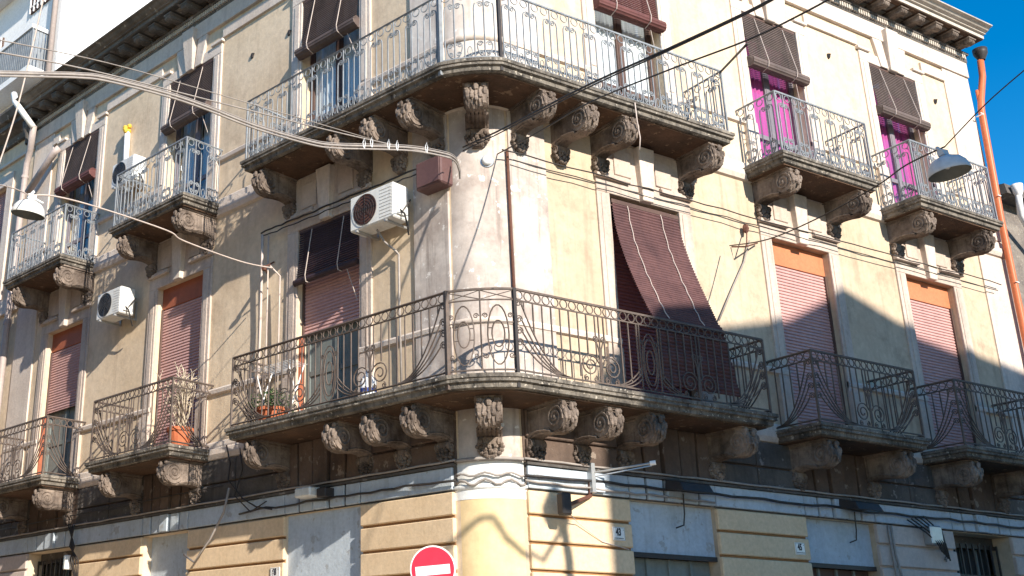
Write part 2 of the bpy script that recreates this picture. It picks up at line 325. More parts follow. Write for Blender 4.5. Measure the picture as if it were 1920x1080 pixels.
# ---- dressed stone: door surrounds, lintels, keystones, dado caps, string courses
def seg_between(f, lo, hi, half, cuts):
    out = []; x = lo
    for c in sorted(cuts):
        if c-half > x: out.append((x, c-half))
        x = max(x, c+half)
    if x < hi: out.append((x, hi))
    return out
FR = .93
for f in 'RL':
    g_ = SG[f]; rz = RZ[f]
    # string courses
    for z0, z1, o in ((4.62, 4.92, .075), (8.71, 9.04, .075)):
        x0, x1 = srt(g_*.48, g_*END[f]); b = MB()
        prof = [(0, z0), (-o*.6, z0+.02), (-o, z0+.09), (-o, z0+.17), (-o*.55, z0+.19), (-o*.5, z1-.03), (-.012, z1), (0, z1)]
        b.prism(prof, lambda q, t: (t, q[0], q[1]), x0, x1); b.obj('string_course', 'stone_pale', B, rz=rz)
    # dado caps
    for z0 in (5.67, 9.73):
        for a, c in seg_between(f, .50, END[f]-.05, HW, BAY[f]):
            b = MB(); x0, x1 = srt(g_*a, g_*c)
            b.prism([(0, z0), (-.045, z0+.015), (-.055, z0+.07), (-.03, z0+.1), (0, z0+.1)], lambda q, t: (t, q[0], q[1]), x0, x1)
            b.obj('dado_cap', 'stone_pale', B, rz=rz)
    # pier next to the corner
    x0, x1 = srt(g_*.50, g_*1.12)
    MB().box(x0, x1, -.03, .01, 4.93, 8.70).obj('corner_pier', 'column_soiled', B, rz=rz, bevel=.006)
    MB().box(x0, x1, -.03, .01, 9.05, 12.76).obj('corner_pier', 'column_stone', B, rz=rz, bevel=.006)
    x0, x1 = srt(g_*(END[f]-.86), g_*(END[f]-.04))
    MB().box(x0, x1, -.03, .01, 4.93, 8.70).obj('end_pier', 'stone_pale', B, rz=rz, bevel=.006)
    MB().box(x0, x1, -.03, .01, 9.05, 12.76).obj('end_pier', 'stone_pale', B, rz=rz, bevel=.006)
    # plain panel borders (raised strips framing the plaster fields of the upper floor)
    for a, c in seg_between(f, 1.12, END[f]-.86, FR, BAY[f]):
        x0, x1 = srt(g_*a, g_*c)
        MB().box(x0, x1, -.045, .01, 12.17, 12.37).obj('panel_border', 'stone_pale', B, rz=rz, bevel=.004)
    x0, x1 = srt(g_*.50, g_*(END[f]-.04))
    MB().box(x0, x1, -.062, .01, 12.465, 12.785).obj('frieze_field', 'stone_pale', B, rz=rz, bevel=.004)
    for ci, c in enumerate(BAY[f]):
        for fl, (zb, zt, ztop) in enumerate(((4.92, T1, 8.70), (9.04, T2, 12.44))):
            mt = 'stone' if fl == 0 else 'stone_pale'
            par = None
            fr = MB()
            for s_ in (-1, 1):     # jambs with an inner bead
                x0, x1 = srt(g_*c+s_*HW, g_*c+s_*(FR-.03)); fr.box(x0, x1, -.032, .01, zb, zt)
                x0, x1 = srt(g_*c+s_*(HW+.05), g_*c+s_*(FR-.1)); fr.box(x0, x1, -.044, -.031, zb+.82, zt-.03)
                x0, x1 = srt(g_*c+s_*(HW-.001), g_*c+s_*(FR)); fr.box(x0, x1, -.06, .01, zb, zb+.72 if fl else zb+.70)
            x0, x1 = srt(g_*c-FR+.03, g_*c+FR-.03); fr.box(x0, x1, -.034, .01, zt, zt+.20)
            surround = fr.obj('door_surround', mt, B, rz=rz, bevel=.006)
            if fl == 0:
                up = MB()
                x0, x1 = srt(g_*c-FR+.06, g_*c+FR-.06); up.box(x0, x1, -.03, .01, zt+.20, ztop)
                up.obj('lintel_panel', mt, surround)
                for s_ in (-1, 1):
                    b = MB(); x0, x1 = srt(g_*c+s_*.24, g_*c+s_*.55); b.box(x0, x1, -.055, -.029, zt+.31, ztop-.12); b.obj('lintel_block', mt, surround, bevel=.008)
                    b = MB(); x0, x1 = srt(g_*c+s_*.30, g_*c+s_*(FR-.01)); b.box(x0, x1, -.095, -.02, zt+.20, zt+.255); b.box(x0, x1, -.075, -.02, zt+.255, zt+.285); b.obj('lintel_moulding', mt, surround, bevel=.006)
                b = MB(); xc = g_*c; b.hexa([(xc-.10,-.11,zt-.01),(xc+.10,-.11,zt-.01),(xc+.10,.0,zt-.01),(xc-.10,.0,zt-.01)], [(xc-.155,-.15,ztop-.02),(xc+.155,-.15,ztop-.02),(xc+.155,.0,ztop-.02),(xc-.155,.0,ztop-.02)])
                b.obj('keystone', 'stone_pale', surround, bevel=.01)
            else:
                xc = g_*c
                b = MB(); b.hexa([(xc-.10,-.09,zt-.02),(xc+.10,-.09,zt-.02),(xc+.10,.0,zt-.02),(xc-.10,.0,zt-.02)], [(xc-.17,-.17,12.70),(xc+.17,-.17,12.70),(xc+.17,.0,12.70),(xc-.17,.0,12.70)])
                b.obj('keystone', 'stone_pale', surround, bevel=.01)
                for s_ in (-1, 1):
                    b = MB()   # flanking voussoir and eared moulding
                    b.hexa([(xc+s_*.13,-.06,zt+.0),(xc+s_*.33,-.06,zt+.0),(xc+s_*.33,.0,zt+.0),(xc+s_*.13,.0,zt+.0)], [(xc+s_*.21,-.06,12.46),(xc+s_*.47,-.06,12.46),(xc+s_*.47,.0,12.46),(xc+s_*.21,.0,12.46)])
                    b.obj('lintel_block', 'stone_pale', surround, bevel=.006)
                    b = MB(); x0, x1 = srt(xc+s_*.62, xc+s_*(FR+.02)); b.box(x0, x1, -.075, -.0, zt+.20, zt+.255); b.obj('lintel_moulding', 'stone_pale', surround, bevel=.006)
# ---- cornice with modillions and dentils
def cornice(prof, name, mat, which='ec'):
    rings = []
    for base in which:
        rr = []
        for o, z in prof:
            q = PR(END['R']+.02, o, z) if base == 'e' else (corner_pt(o)+Vector((0, 0, z)) if base == 'c' else PL(END['L']+.0, o, z))
            rr.append(q)
        rings.append(rr)
    return MB().sweep(rings).obj(name, mat, B)
PROF = [(0, 13.14), (.45, 13.14), (.455, 13.215), (.50, 13.22), (.50, 13.24), (.56, 13.262), (.60, 13.30), (.655, 13.315), (.66, 13.335), (.0, 13.40)]
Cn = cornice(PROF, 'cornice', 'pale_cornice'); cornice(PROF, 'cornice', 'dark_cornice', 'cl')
cornice([(0, 12.79), (.03, 12.79), (.05, 12.835), (.05, 12.95), (.10, 12.955), (.115, 12.99), (.0, 12.995)], 'bed_moulding', 'dark_cornice', 'ecl')
for f in 'RL':
    x0, x1 = srt(SG[f]*.6, SG[f]*(END[f]+.015)); MB().box(x0, x1, -.43, -.10, 13.125, 13.142).obj('dark_soffit_strip', 'soffit' if f == 'R' else 'stone_dark', Cn, rz=RZ[f])  # added dark strip: soffit grime and deep shadow in one colour
md = MB()
md.prism([(0, 12.995), (-.06, 12.995), (-.12, 13.01), (-.24, 13.015), (-.32, 12.985), (-.37, 12.995), (-.395, 13.03), (-.385, 13.08), (-.36, 13.10), (-.36, 13.138), (0, 13.138)], lambda q, t: (t, q[0], q[1]), -.085, .085)
for s_ in (-.05, 0, .05): md.tube([(s_, -.10, 13.0), (s_, -.24, 13.005), (s_, -.32, 12.975), (s_, -.385, 13.0), (s_, -.40, 13.04)], .014, 4)
md.tube([(-.1, -.05, 13.09), (-.1, -.40, 13.09), (.1, -.40, 13.09), (.1, -.05, 13.09)], .018, 4)
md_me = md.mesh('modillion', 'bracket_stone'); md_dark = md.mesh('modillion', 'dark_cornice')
ros = MB().box(-.10, .10, -.33, -.13, 13.115, 13.139)
for k in range(6): ros.lump((.055*math.cos(k*1.047), -.23+.055*math.sin(k*1.047), 13.112), (.03, .03, .012))
ros.lump((0, -.23, 13.105), (.022, .022, .02)); ros_me = ros.mesh('rosette', 'dark_cornice')
for f in 'RL':
    s = 0.82 if f == 'R' else .70
    while s < END[f]-.1:
        q = dL*s if f == 'L' else Vector((s, 0, 0))
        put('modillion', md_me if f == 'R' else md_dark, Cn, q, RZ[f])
        if s+.26 < END[f]-.15:
            q = dL*(s+.2575) if f == 'L' else Vector((s+.2575, 0, 0)); put('rosette', ros_me, Cn, q, RZ[f])
        s += .515
    dn = MB(); s = .55
    while s < END[f]-.03:
        x = SG[f]*s; dn.box(x-.020, x+.020, -.092, -.045, 12.86, 12.945); s += .066
    dn.obj('dentil_course', 'pale_cornice', Cn, rz=RZ[f])['kind'] = 'stuff'

# ---- ground floor: rusticated pilasters, painted band, frieze of voussoirs
PIL = {'R': [(.52, 2.13, 'ochre'), (3.67, 5.42, 'ochre'), (6.95, 8.80, 'pink_plaster'), (10.35, 11.90, 'pink_plaster')],
       'L': [(.54, 2.13, 'ochre'), (3.64, 5.91, 'ochre'), (7.16, 9.25, 'ochre'), (10.90, 12.30, 'pink_plaster')]}
for f in 'RL':
    g_ = SG[f]; rz = RZ[f]
    for (a, c, mt) in PIL[f]:
        x0, x1 = srt(g_*a, g_*c)
        core = MB().box(x0+.015, x1-.015, -.012, .02, 0, 3.63).obj('pilaster', 'ochre_joint' if mt == 'ochre' else mt, B, rz=rz)
        z = 3.625; k = 0
        while z > .2:
            h = .285 if k else .27
            b = MB(); b.box(x0, x1, -.055, .01, z-h, z); b.obj('block', mt, core, bevel=.012); z -= h+.035; k += 1
    # band and frieze
    band = MB().box(*srt(g_*.50, g_*(END[f]-.02)), -.02, .01, 3.64, 3.93).obj('painted_band', 'stone_dark', B, rz=rz)
    MB().box(*srt(g_*.50, g_*(END[f]-.02)), -.085, .0, 3.93, 3.962).obj('ledge', 'stone_dark', band)
    frz = MB().box(*srt(g_*.50, g_*(END[f]-.02)), -.012, .01, 3.97, 4.62).obj('frieze', 'stone_brown', B, rz=rz)
    segs = []
    for (a, c, mt) in PIL[f]: segs.append((a, c))
    for (a, c) in segs:
        x0, x1 = srt(g_*a, g_*c)
        MB().box(x0+.008, x1-.008, -.055, .01, 3.655, 3.925).obj('band_block', 'blue_paint', band, bevel=.008)
        n = 2; w = (x1-x0)/n
        for r_, (z0, z1) in enumerate(((3.975, 4.25), (4.275, 4.615))):
            for k in range(n):
                off = .04*random.random()
                MB().box(x0+k*w+.01, x0+(k+1)*w-.008, -.058, .01, z0, z1).obj('stone_block', 'stone_dark' if (a > 3) else 'stone_brown', frz, bevel=.012)
    for (a, c) in GO[f]:
        x0, x1 = srt(g_*a, g_*c); n = 5; xm = (x0+x1)/2
        def vx(i, z):
            t = (i/n-.5)*(x1-x0); return xm+t*(1+.10*(z-3.63))
        for i in range(n):
            for z0, z1, par, mt, y in ((3.655, 3.925, band, 'blue_paint', -.055), (3.975, 4.61, frz, 'stone_brown', -.058)):
                e = .022; yy = y-(.03 if i == 2 else 0)
                b = MB(); b.hexa([(vx(i,z0)+e,yy,z0),(vx(i+1,z0)-e,yy,z0),(vx(i+1,z0)-e,.01,z0),(vx(i,z0)+e,.01,z0)], [(vx(i,z1)+e,yy,z1),(vx(i+1,z1)-e,yy,z1),(vx(i+1,z1)-e,.01,z1),(vx(i,z1)+e,.01,z1)])
                b.obj('voussoir', mt, par, bevel=.008)
# infill of the ground-floor openings
def infill(f, i, mt, lint, y, lower):
    g_ = SG[f]; a, c = GO[f][i]; x0, x1 = srt(g_*a, g_*c)
    p = MB().box(x0, x1, y, y+.12, lint, 3.63).obj('infill_panel', mt, B, rz=RZ[f])
    MB().box(x0, x1, y-.03, y+.02, lint-.06, lint).obj('lintel_bar', 'iron_black', p)
    d = MB().box(x0+.03, x1-.03, y+.10, y+.14, .02, lint-.06)
    d.obj('shop_door_or_dark_sheet', lower, p)
    b = MB()
    for k in range(1, 4):
        xx = x0+(x1-x0)*k/4; b.box(xx-.02, xx+.02, y+.07, y+.1, .02, lint-.06)
    b.obj('door_bars', 'green_door', p)
infill('R', 0, 'blue_paint', 3.0, .06, 'green_door'); infill('R', 1, 'blue_paint', 3.02, .08, 'brown_wood')
infill('L', 0, 'blue_paint', 1.2, .03, 'brown_wood'); infill('L', 1, 'blue_paint', 2.6, .16, 'brown_wood')
infill('R', 2, 'stone_dark', 3.5, .28, 'interior'); infill('L', 2, 'stone_dark', 3.5, .25, 'interior')  # gateways: shade inside painted as a near-black sheet
def gate(f, i, y):
    g_ = SG[f]; a, c = GO[f][i]; x0, x1 = srt(g_*a, g_*c); b = MB(); x = x0+.05
    while x < x1: b.box(x-.012, x+.012, y-.012, y+.012, .05, 3.5); x += .16
    for z in (1, 2, 3): b.box(x0, x1, y-.015, y+.015, z-.02, z+.02)
    b.obj('iron_gate', 'iron_black', B, rz=RZ[f])
gate('R', 2, .2); gate('L', 2, .18)

# ================================================================= BALCONIES
# ---- ironwork as 2-D polylines in (x, z), z above the slab
def spiral(cx, cz, r0, r1, a0, turns, n=9):
    k = max(6, int(abs(turns)*n)); out = []
    for i in range(k+1):
        t = i/k; a = a0+turns*2*math.pi*t; r = r0+(r1-r0)*t; out.append((cx+r*math.cos(a), cz+r*math.sin(a)))
    return out
def circle(cx, cz, rx, rz=None, n=12): return [(cx+rx*math.cos(2*math.pi*i/n), cz+(rz or rx)*math.sin(2*math.pi*i/n)) for i in range(n)]
def style1(W, fans=(True, True), pairs=(), ovals=()):
    L = []; p = W/max(1, round(W/.135)); n = round(W/p); fw = min(.80, W*.92)
    for i in range(n): L.append((circle((i+.5)*p, .962, .055), .0065, True))
    def fan0(x): return .06+.80*max(0, 1-max(0, x-.10)/(fw-.10))**2.1
    def blocked(x):
        z = .05
        if fans[0] and x < fw: z = max(z, fan0(x))
        if fans[1] and W-x < fw: z = max(z, fan0(W-x))
        for m_ in pairs:
            d = abs(x-m_)
            if d < .04: z = max(z, .62)
            elif d < .33: z = max(z, .25+math.sqrt(max(0, .15**2-(d-.17)**2)) if abs(d-.17) < .15 else .1)
        for m_ in ovals:
            d = abs(x-m_)
            if d < .16: return None
            if d < .62: z = max(z, .05+.22*(1-(d-.16)/.46)**2)
        return z
    for i in range(1, n):
        z = blocked(i*p)
        if z is not None and z < .86: L.append(([(i*p, z), (i*p, .895)], .0085 if i % 2 else .0095, False))
    for side in (0, 1):
        if not fans[side]: continue
        X = (lambda x: x) if side == 0 else (lambda x: W-x)
        for k, (zk, xe) in enumerate(((.86, fw), (.66, fw*.97), (.52, fw*.93), (.38, fw*.88))):
            pts = []
            for t in range(11):
                t /= 10; x = .10+(xe-.10)*t; pts.append((X(x), .06+(zk-.06)*(1-t)**2.1))
            L.append((pts, .0085, False))
            L.append(([(X(a), b) for a, b in spiral(.06, zk+.005, .052, .01, 0, 1.6)], .0075, False))
    for m_ in pairs:
        for s_ in (-1, 1):
            c = m_+s_*.17
            L.append(([(m_+s_*(a-m_), b) for a, b in spiral(m_+.17, .25, .145, .03, math.pi*.9, -1.9, 14)], .0085, False))
            L.append(([(m_+s_*a, b) for a, b in ((.015, .06), (.02, .2), (.012, .35), (.02, .47), (.05, .56))], .0085, False))
            L.append(([(m_+s_*(a-m_), b) for a, b in spiral(m_+.055, .60, .045, .01, -.5*math.pi, 1.5)], .0075, False))
            L.append(([(m_+s_*(a-m_), b) for a, b in spiral(m_+.24, .09, .04, .01, .5*math.pi, -1.4)], .007, False))
            L.append(([(m_+s_*(a-m_), b) for a, b in spiral(m_+.09, .09, .04, .01, .5*math.pi, 1.4)], .007, False))
        L.append(([(m_, .05), (m_, .895)], .009, False))
    for m_ in ovals:
        L.append((circle(m_, .42, .062, .155, 16), .0085, True)); L.append((circle(m_, .42, .105, .30, 18), .0085, True))
        L.append((circle(m_, .42, .13, .37, 18), .007, True))
        for s_ in (-1, 1):
            L.append(([(m_+s_*.062, .42), (m_+s_*.105, .42)], .007, False))
            L.append(([(m_+s_*(a), b) for a, b in spiral(.12, .66, .035, .008, 0, 1.4)], .007, False))
            L.append(([(m_+s_*.16, .05), (m_+s_*.16, .895)], .009, False))
            for xe, zz in ((.62, .27), (.55, .2), (.45, .13)):
                L.append(([(m_+s_*(.16+(xe-.16)*t/6), .06+zz*(1-t/6)**2) for t in range(7)], .0085, False))
    L.append(([(0, .05), (W, .05)], .011, False)); L.append(([(0, .895), (W, .895)], .010, False))
    L.append(([(0, 1.028), (W, 1.028)], .017, False))
    return L
def style_bow(W):
    L = [([(0+W*i/12, z) for i in range(13)], r, False) for z, r in ((.05, .011), (.895, .010), (1.028, .016))]
    k = 2
    for i in range(k+1): L.append(([(W*i/k, .05), (W*i/k, 1.02)], .009, False))
    for i in range(k):
        x0, x1 = W*i/k, W*(i+1)/k; xc = (x0+x1)/2
        L.append(([(x0, .905), (x1, 1.015)], .006, False)); L.append(([(x0, 1.015), (x1, .905)], .006, False))
        L.append((circle(xc, .48, .075, .16, 18), .0085, True)); L.append((circle(xc, .47, .125, .36, 22), .0085, True))
        for s_ in (-1, 1):
            L.append(([(xc+s_*.068, .55), (xc+s_*.122, .55)], .007, False)); L.append(([(xc+s_*.068, .41), (xc+s_*.122, .41)], .007, False))
            L.append(([(xc+s_*a, b) for a, b in spiral(.15, .70, .035, .008, 0, 1.4)], .0065, False))
            L.append(([(xc+s_*a, b) for a, b in spiral(.15, .22, .035, .008, 0, -1.4)], .0065, False))
    L.append(([(W*i/24, .62) for i in range(25)], .007, False))
    return L
def style2(W):
    U = W/max(1, round(W/.34)); n = round(W/U); p = U/3; L = []
    for i in range(n):
        c = (i+.5)*U
        L.append(([(c, .04), (c, 1.02)], .0095, False))
        for s_ in (-1, 1):
            x = c+s_*p
            L.append(([(x, .04), (x, .76), (x-s_*.004, .80), (x-s_*.016, .835)], .0085, False))
            L.append(([(c+s_*a, b) for a, b in spiral(.048, .815, .044, .01, .15*math.pi, 1.55)], .0075, False))
            L.append((circle(c+s_*U*.27, .958, .056, .056, 12), .0065, True))
            # bottom scrolls
            L.append(([(c+s_*a, b) for a, b in spiral(.062, .235, .040, .009, 1.0*math.pi, -1.5)], .0075, False))
            L.append(([(c+s_*a, b) for a, b in spiral(.050, .105, .034, .009, 0, 1.5)], .0075, False))
            L.append(([(c+s_*a, b) for a, b in ((.100, .235), (.098, .19), (.085, .12), (.06, .07), (.012, .045))], .0075, False))
        if i: L.append((circle(i*U, .13, .03, .07, 10), .006, True))
    L.append(([(0, .04), (W, .04)], .011, False)); L.append(([(0, 1.028), (W, 1.028)], .016, False))
    return L
def iron(L, fn, k=1.0):
    b = MB()
    for pts, r, cl in L: b.tube([fn(x, z) for x, z in pts], r*1.12, 4, cl)
    return b

# ---- scrolled bracket with pendant, z = 0 at the slab underside, y = 0 at the wall
def make_bracket():
    b = MB(); prof = [(0, 0), (-.66, 0), (-.66, -.035), (-.70, -.055)]
    for i in range(11):
        a = rad(55-i*20); prof.append((-.565-.165*math.cos(a), -.205+.165*math.sin(a)))
    prof += [(-.47, -.375), (-.36, -.345), (-.22, -.335), (-.12, -.35), (-.05, -.385), (0, -.40)]
    b.prism(prof, lambda q, t: (t, q[0], q[1]), -.105, .105)
    b.box(-.13, .13, -.68, 0, -.028, .0)
    for s_ in (-1, 1):
        x = s_*.107
        b.tube([(x, -.565+q[0], -.205+q[1]) for q in spiral(0, 0, .14, .025, math.pi*1.1, -2.0, 14)], .017, 5)
        b.lump((x, -.565, -.205), (.02, .03, .03))
        b.tube([(x, q[0], q[1]) for q in ((-.47, -.355), (-.36, -.325), (-.22, -.315), (-.12, -.33), (-.03, -.375))], .014, 4)
        b.tube([(x, q[0], q[1]) for q in ((-.02, -.06), (-.2, -.06), (-.42, -.06))], .010, 4)
        b.tube([(x, -.07+q[0], -.45+q[1]) for q in spiral(0, 0, .06, .012, math.pi*.5, 1.6*s_*s_, 10)], .012, 4)
    for xx in (-.08, -.04, 0, .04, .08):       # fluted underside
        b.tube([(xx, q[0], q[1]) for q in ((-.60, -.365), (-.50, -.375), (-.36, -.350), (-.22, -.340), (-.12, -.355), (-.04, -.39))], .016, 4)
    rnd = random.Random(3)
    for k in range(5):                         # acanthus leaf on the nose: ribs that swell and pinch
        xx = (k-2)*.046; pts = []; rs = []
        for j in range(12):
            a = rad(62-j*12.5); rr = .158+.010*math.sin(j*1.3+k)+(.012 if k in (1, 3) else 0)
            pts.append((xx*(1.05-.035*j)+.006*math.sin(j*2+k), -.565-rr*math.cos(a), -.205+rr*math.sin(a))); rs.append(.017+.010*abs(math.sin(j*.85+k*.9)))
        b.tube(pts, rs, 5)
    for s_ in (-1, 1):
        b.lump((s_*.08, -.70, -.065), (.036, .034, .036), 7, 5); b.lump((s_*.09, -.735, -.17), (.026, .022, .05), 6, 4); b.lump((s_*.045, -.75, -.235), (.026, .022, .03), 6, 4)
    b.lump((0, -.745, -.10), (.03, .03, .055), 6, 4); b.lump((0, -.752, -.27), (.022, .02, .04), 6, 4)
    # pendant
    b.box(-.085, .085, -.10, 0, -.47, -.39)
    for s_ in (-1, 1): b.lump((s_*.085, -.085, -.44), (.03, .05, .05))
    for j in range(5):
        w = (.10, .115, .105, .08, .045)[j]; z = -.47-j*.036
        for k in range(5):
            xx = (k-2)/2*w; b.lump((xx+rnd.uniform(-.008, .008), -.055-.03*math.cos(xx*9)+rnd.uniform(-.008, .008), z+rnd.uniform(-.01, .01)), (.024, .045, .026), 5, 4)
    b.box(-.06, .06, -.06, 0, -.64, -.47)
    return b
br_me = make_bracket().mesh('bracket', 'bracket_stone')
def make_corner_bracket():
    return make_bracket()

# ---- slab layers
def slab(mb, plan, ztop, th=.17):
    """plan(o): list of outline points (xy) when the edge is pulled in by o"""
    lay = [(0.0, ztop), (0.0, ztop-.045), (.018, ztop-.055), (.012, ztop-.09), (.05, ztop-.105), (.055, ztop-.155), (.085, ztop-th)]
    rings = [[Vector((q[0], q[1], z)) for q in plan(o)] for o, z in lay]
    mb.sweep(rings)
def style_for(floor): return 'iron_brown' if floor == 1 else 'iron_pale'
def small_balcony(f, i, floor, x_lo, x_hi):
    g_ = SG[f]; zt = Z1 if floor == 1 else Z2; ro = .765 if floor == 1 else .74; so_ = ro+.065
    x0, x1 = srt(g_*x_lo, g_*x_hi); rz = RZ[f]
    mb = MB(); slab(mb, lambda o: [(x0-.065+o, 0), (x0-.065+o, -so_+o), (x1+.065-o, -so_+o), (x1+.065-o, 0)], zt)
    bal = mb.obj('balcony', 'slab_edge', B, rz=rz)
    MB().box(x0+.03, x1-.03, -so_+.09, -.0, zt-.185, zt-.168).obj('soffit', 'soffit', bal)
    W = x1-x0; ir = style_for(floor)
    if floor == 1:
        fr = style1(W, (True, True), (W/2,)); sl = style1(ro, (False, True)); sr = style1(ro, (True, False))
    else: fr = style2(W); sl = sr = style2(ro)
    iron(fr, lambda x, z: (x0+x, -ro, zt+z)).obj('front_railing', ir, bal)
    iron(sl, lambda x, z: (x0, -x, zt+z)).obj('side_railing', ir, bal)
    iron(sr, lambda x, z: (x1, -ro+x, zt+z)).obj('side_railing', ir, bal)
    for x in (x0, x1): MB().box(x-.013, x+.013, -ro-.013, -ro+.013, zt-.03, zt+1.03).obj('post', ir, bal)
    for s_ in (-1, 1): put('bracket', br_me, bal, (g_*BAY[f][i]+s_*.82, 0, zt-.178))
    return bal
small_balcony('R', 1, 1, 5.06, 7.34); small_balcony('R', 2, 1, 8.34, 10.6)
small_balcony('L', 1, 1, 5.48, 7.72); small_balcony('L', 2, 1, 9.27, 11.5)
small_balcony('R', 1, 2, 5.10, 7.23); small_balcony('R', 2, 2, 8.38, 10.54)
small_balcony('L', 1, 2, 5.51, 7.60); small_balcony('L', 2, 2, 9.38, 11.47)
def corner_balcony(floor, rEnd, lEnd):
    zt = Z1 if floor == 1 else Z2; ro = .77 if floor == 1 else .745; so_ = ro+.065; ir = style_for(floor)
    RA = 1.5 if floor == 1 else 1.475
    pr = PR(-.13, ro, 0); pl = PL(-.08, ro+.02, 0)
    a_r = math.atan2(pr.y-CC.y, pr.x-CC.x); a_l = math.atan2(pl.y-CC.y, pl.x-CC.x); a_l = a_l if a_l < 0 else a_l-2*math.pi
    rad_r, rad_l = (pr-CC).length, (pl-CC).length
    def arc(t, e=0.0):
        a = a_r+(a_l-a_r)*t; r = rad_r+(rad_l-rad_r)*t+e; return Vector((CC.x+r*math.cos(a), CC.y+r*math.sin(a), 0))
    def plan(o):
        e = .065-o; q = [PR(rEnd+e, 0, 0), PR(rEnd+e, ro+e, 0), PR(-.10, ro+e, 0)]
        q += [arc(t/10, e) for t in range(0, 11)] + [PL(-.05, ro+.02+e, 0), PL(lEnd+e, ro+.02+e, 0), PL(lEnd+e, 0, 0), corner_pt(-.3)]
        return [(v.x, v.y) for v in q]
    mb = MB(); slab(mb, plan, zt); bal = mb.obj('balcony', 'slab_edge', B)
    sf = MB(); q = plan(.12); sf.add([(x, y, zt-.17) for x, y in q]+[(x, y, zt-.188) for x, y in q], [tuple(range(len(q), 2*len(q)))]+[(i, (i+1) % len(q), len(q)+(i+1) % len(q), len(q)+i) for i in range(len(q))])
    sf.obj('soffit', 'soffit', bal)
    WR = rEnd+.13; WL = lEnd+.08
    if floor == 1:
        A_ = style1(WR, (True, True), (1.28, WR-1.28), (WR/2,)); Bq = style1(WL, (True, True), (1.28, WL-1.28), (WL/2,))
        sR = style1(ro, (True, False)); sL = style1(ro, (False, True))
    else: A_ = style2(WR); Bq = style2(WL); sR = style2(ro); sL = style2(ro)
    Zv = lambda z: Vector((0, 0, zt+z))
    iron(A_, lambda x, z: PR(-.13+x, ro, 0)+Zv(z)).obj('front_railing', ir, bal)
    iron(Bq, lambda x, z: PL(-.08+x, ro+.02, 0)+Zv(z)).obj('front_railing', ir, bal)
    iron(sR, lambda x, z: PR(rEnd, ro-x, 0)+Zv(z)).obj('side_railing', ir, bal)
    iron(sL, lambda x, z: PL(lEnd, x, 0)+Zv(z)).obj('side_railing', ir, bal)
    WA = (pr-pl).length*1.03
    Lb = style_bow(WA) if floor == 1 else style2(WA)
    if floor == 2:      # split long rails so that they follow the curve
        Lb = [(([(a[0]+(b[0]-a[0])*t/8, a[1]) for t in range(9)], r, c) if len(q) == 2 and abs((a := q[0])[1]-(b := q[1])[1]) < 1e-6 else (q, r, c)) for q, r, c in Lb]
    iron(Lb, lambda x, z: arc(x/WA)+Zv(z)).obj('bowed_railing', ir, bal)
    for P, mt, w in ((pr, 'iron_black', .02), (pl, ir, .026)):
        MB().box(P.x-w, P.x+w, P.y-w, P.y+w, zt-.16, zt+1.04).obj('post', mt, bal)
    for P in (PR(rEnd, ro, 0), PL(lEnd, ro+.02, 0)): MB().box(P.x-.013, P.x+.013, P.y-.013, P.y+.013, zt-.03, zt+1.03).obj('post', ir, bal)
    for s in (.66, 1.37, 2.08, 3.72): put('bracket', br_me, bal, (s, 0, zt-.178))
    for s in (.64, 1.33, 2.02, 3.65):
        q = dL*s; put('bracket', br_me, bal, (q.x, q.y, zt-.178), TH)
    d = (nL+Vector((0, -1, 0))).normalized(); d = (Vector((-7.8, -10.4, 0))-CC).normalized()
    a = math.atan2(d.y, d.x)+math.pi/2; q = CC+d*(RC-.01)
    put('bracket', br_me, bal, (q.x, q.y, zt-.178), a).scale = (1.28, .95, 1)
    return bal
corner_balcony(1, 4.08, 3.97); corner_balcony(2, 3.95, 3.88)

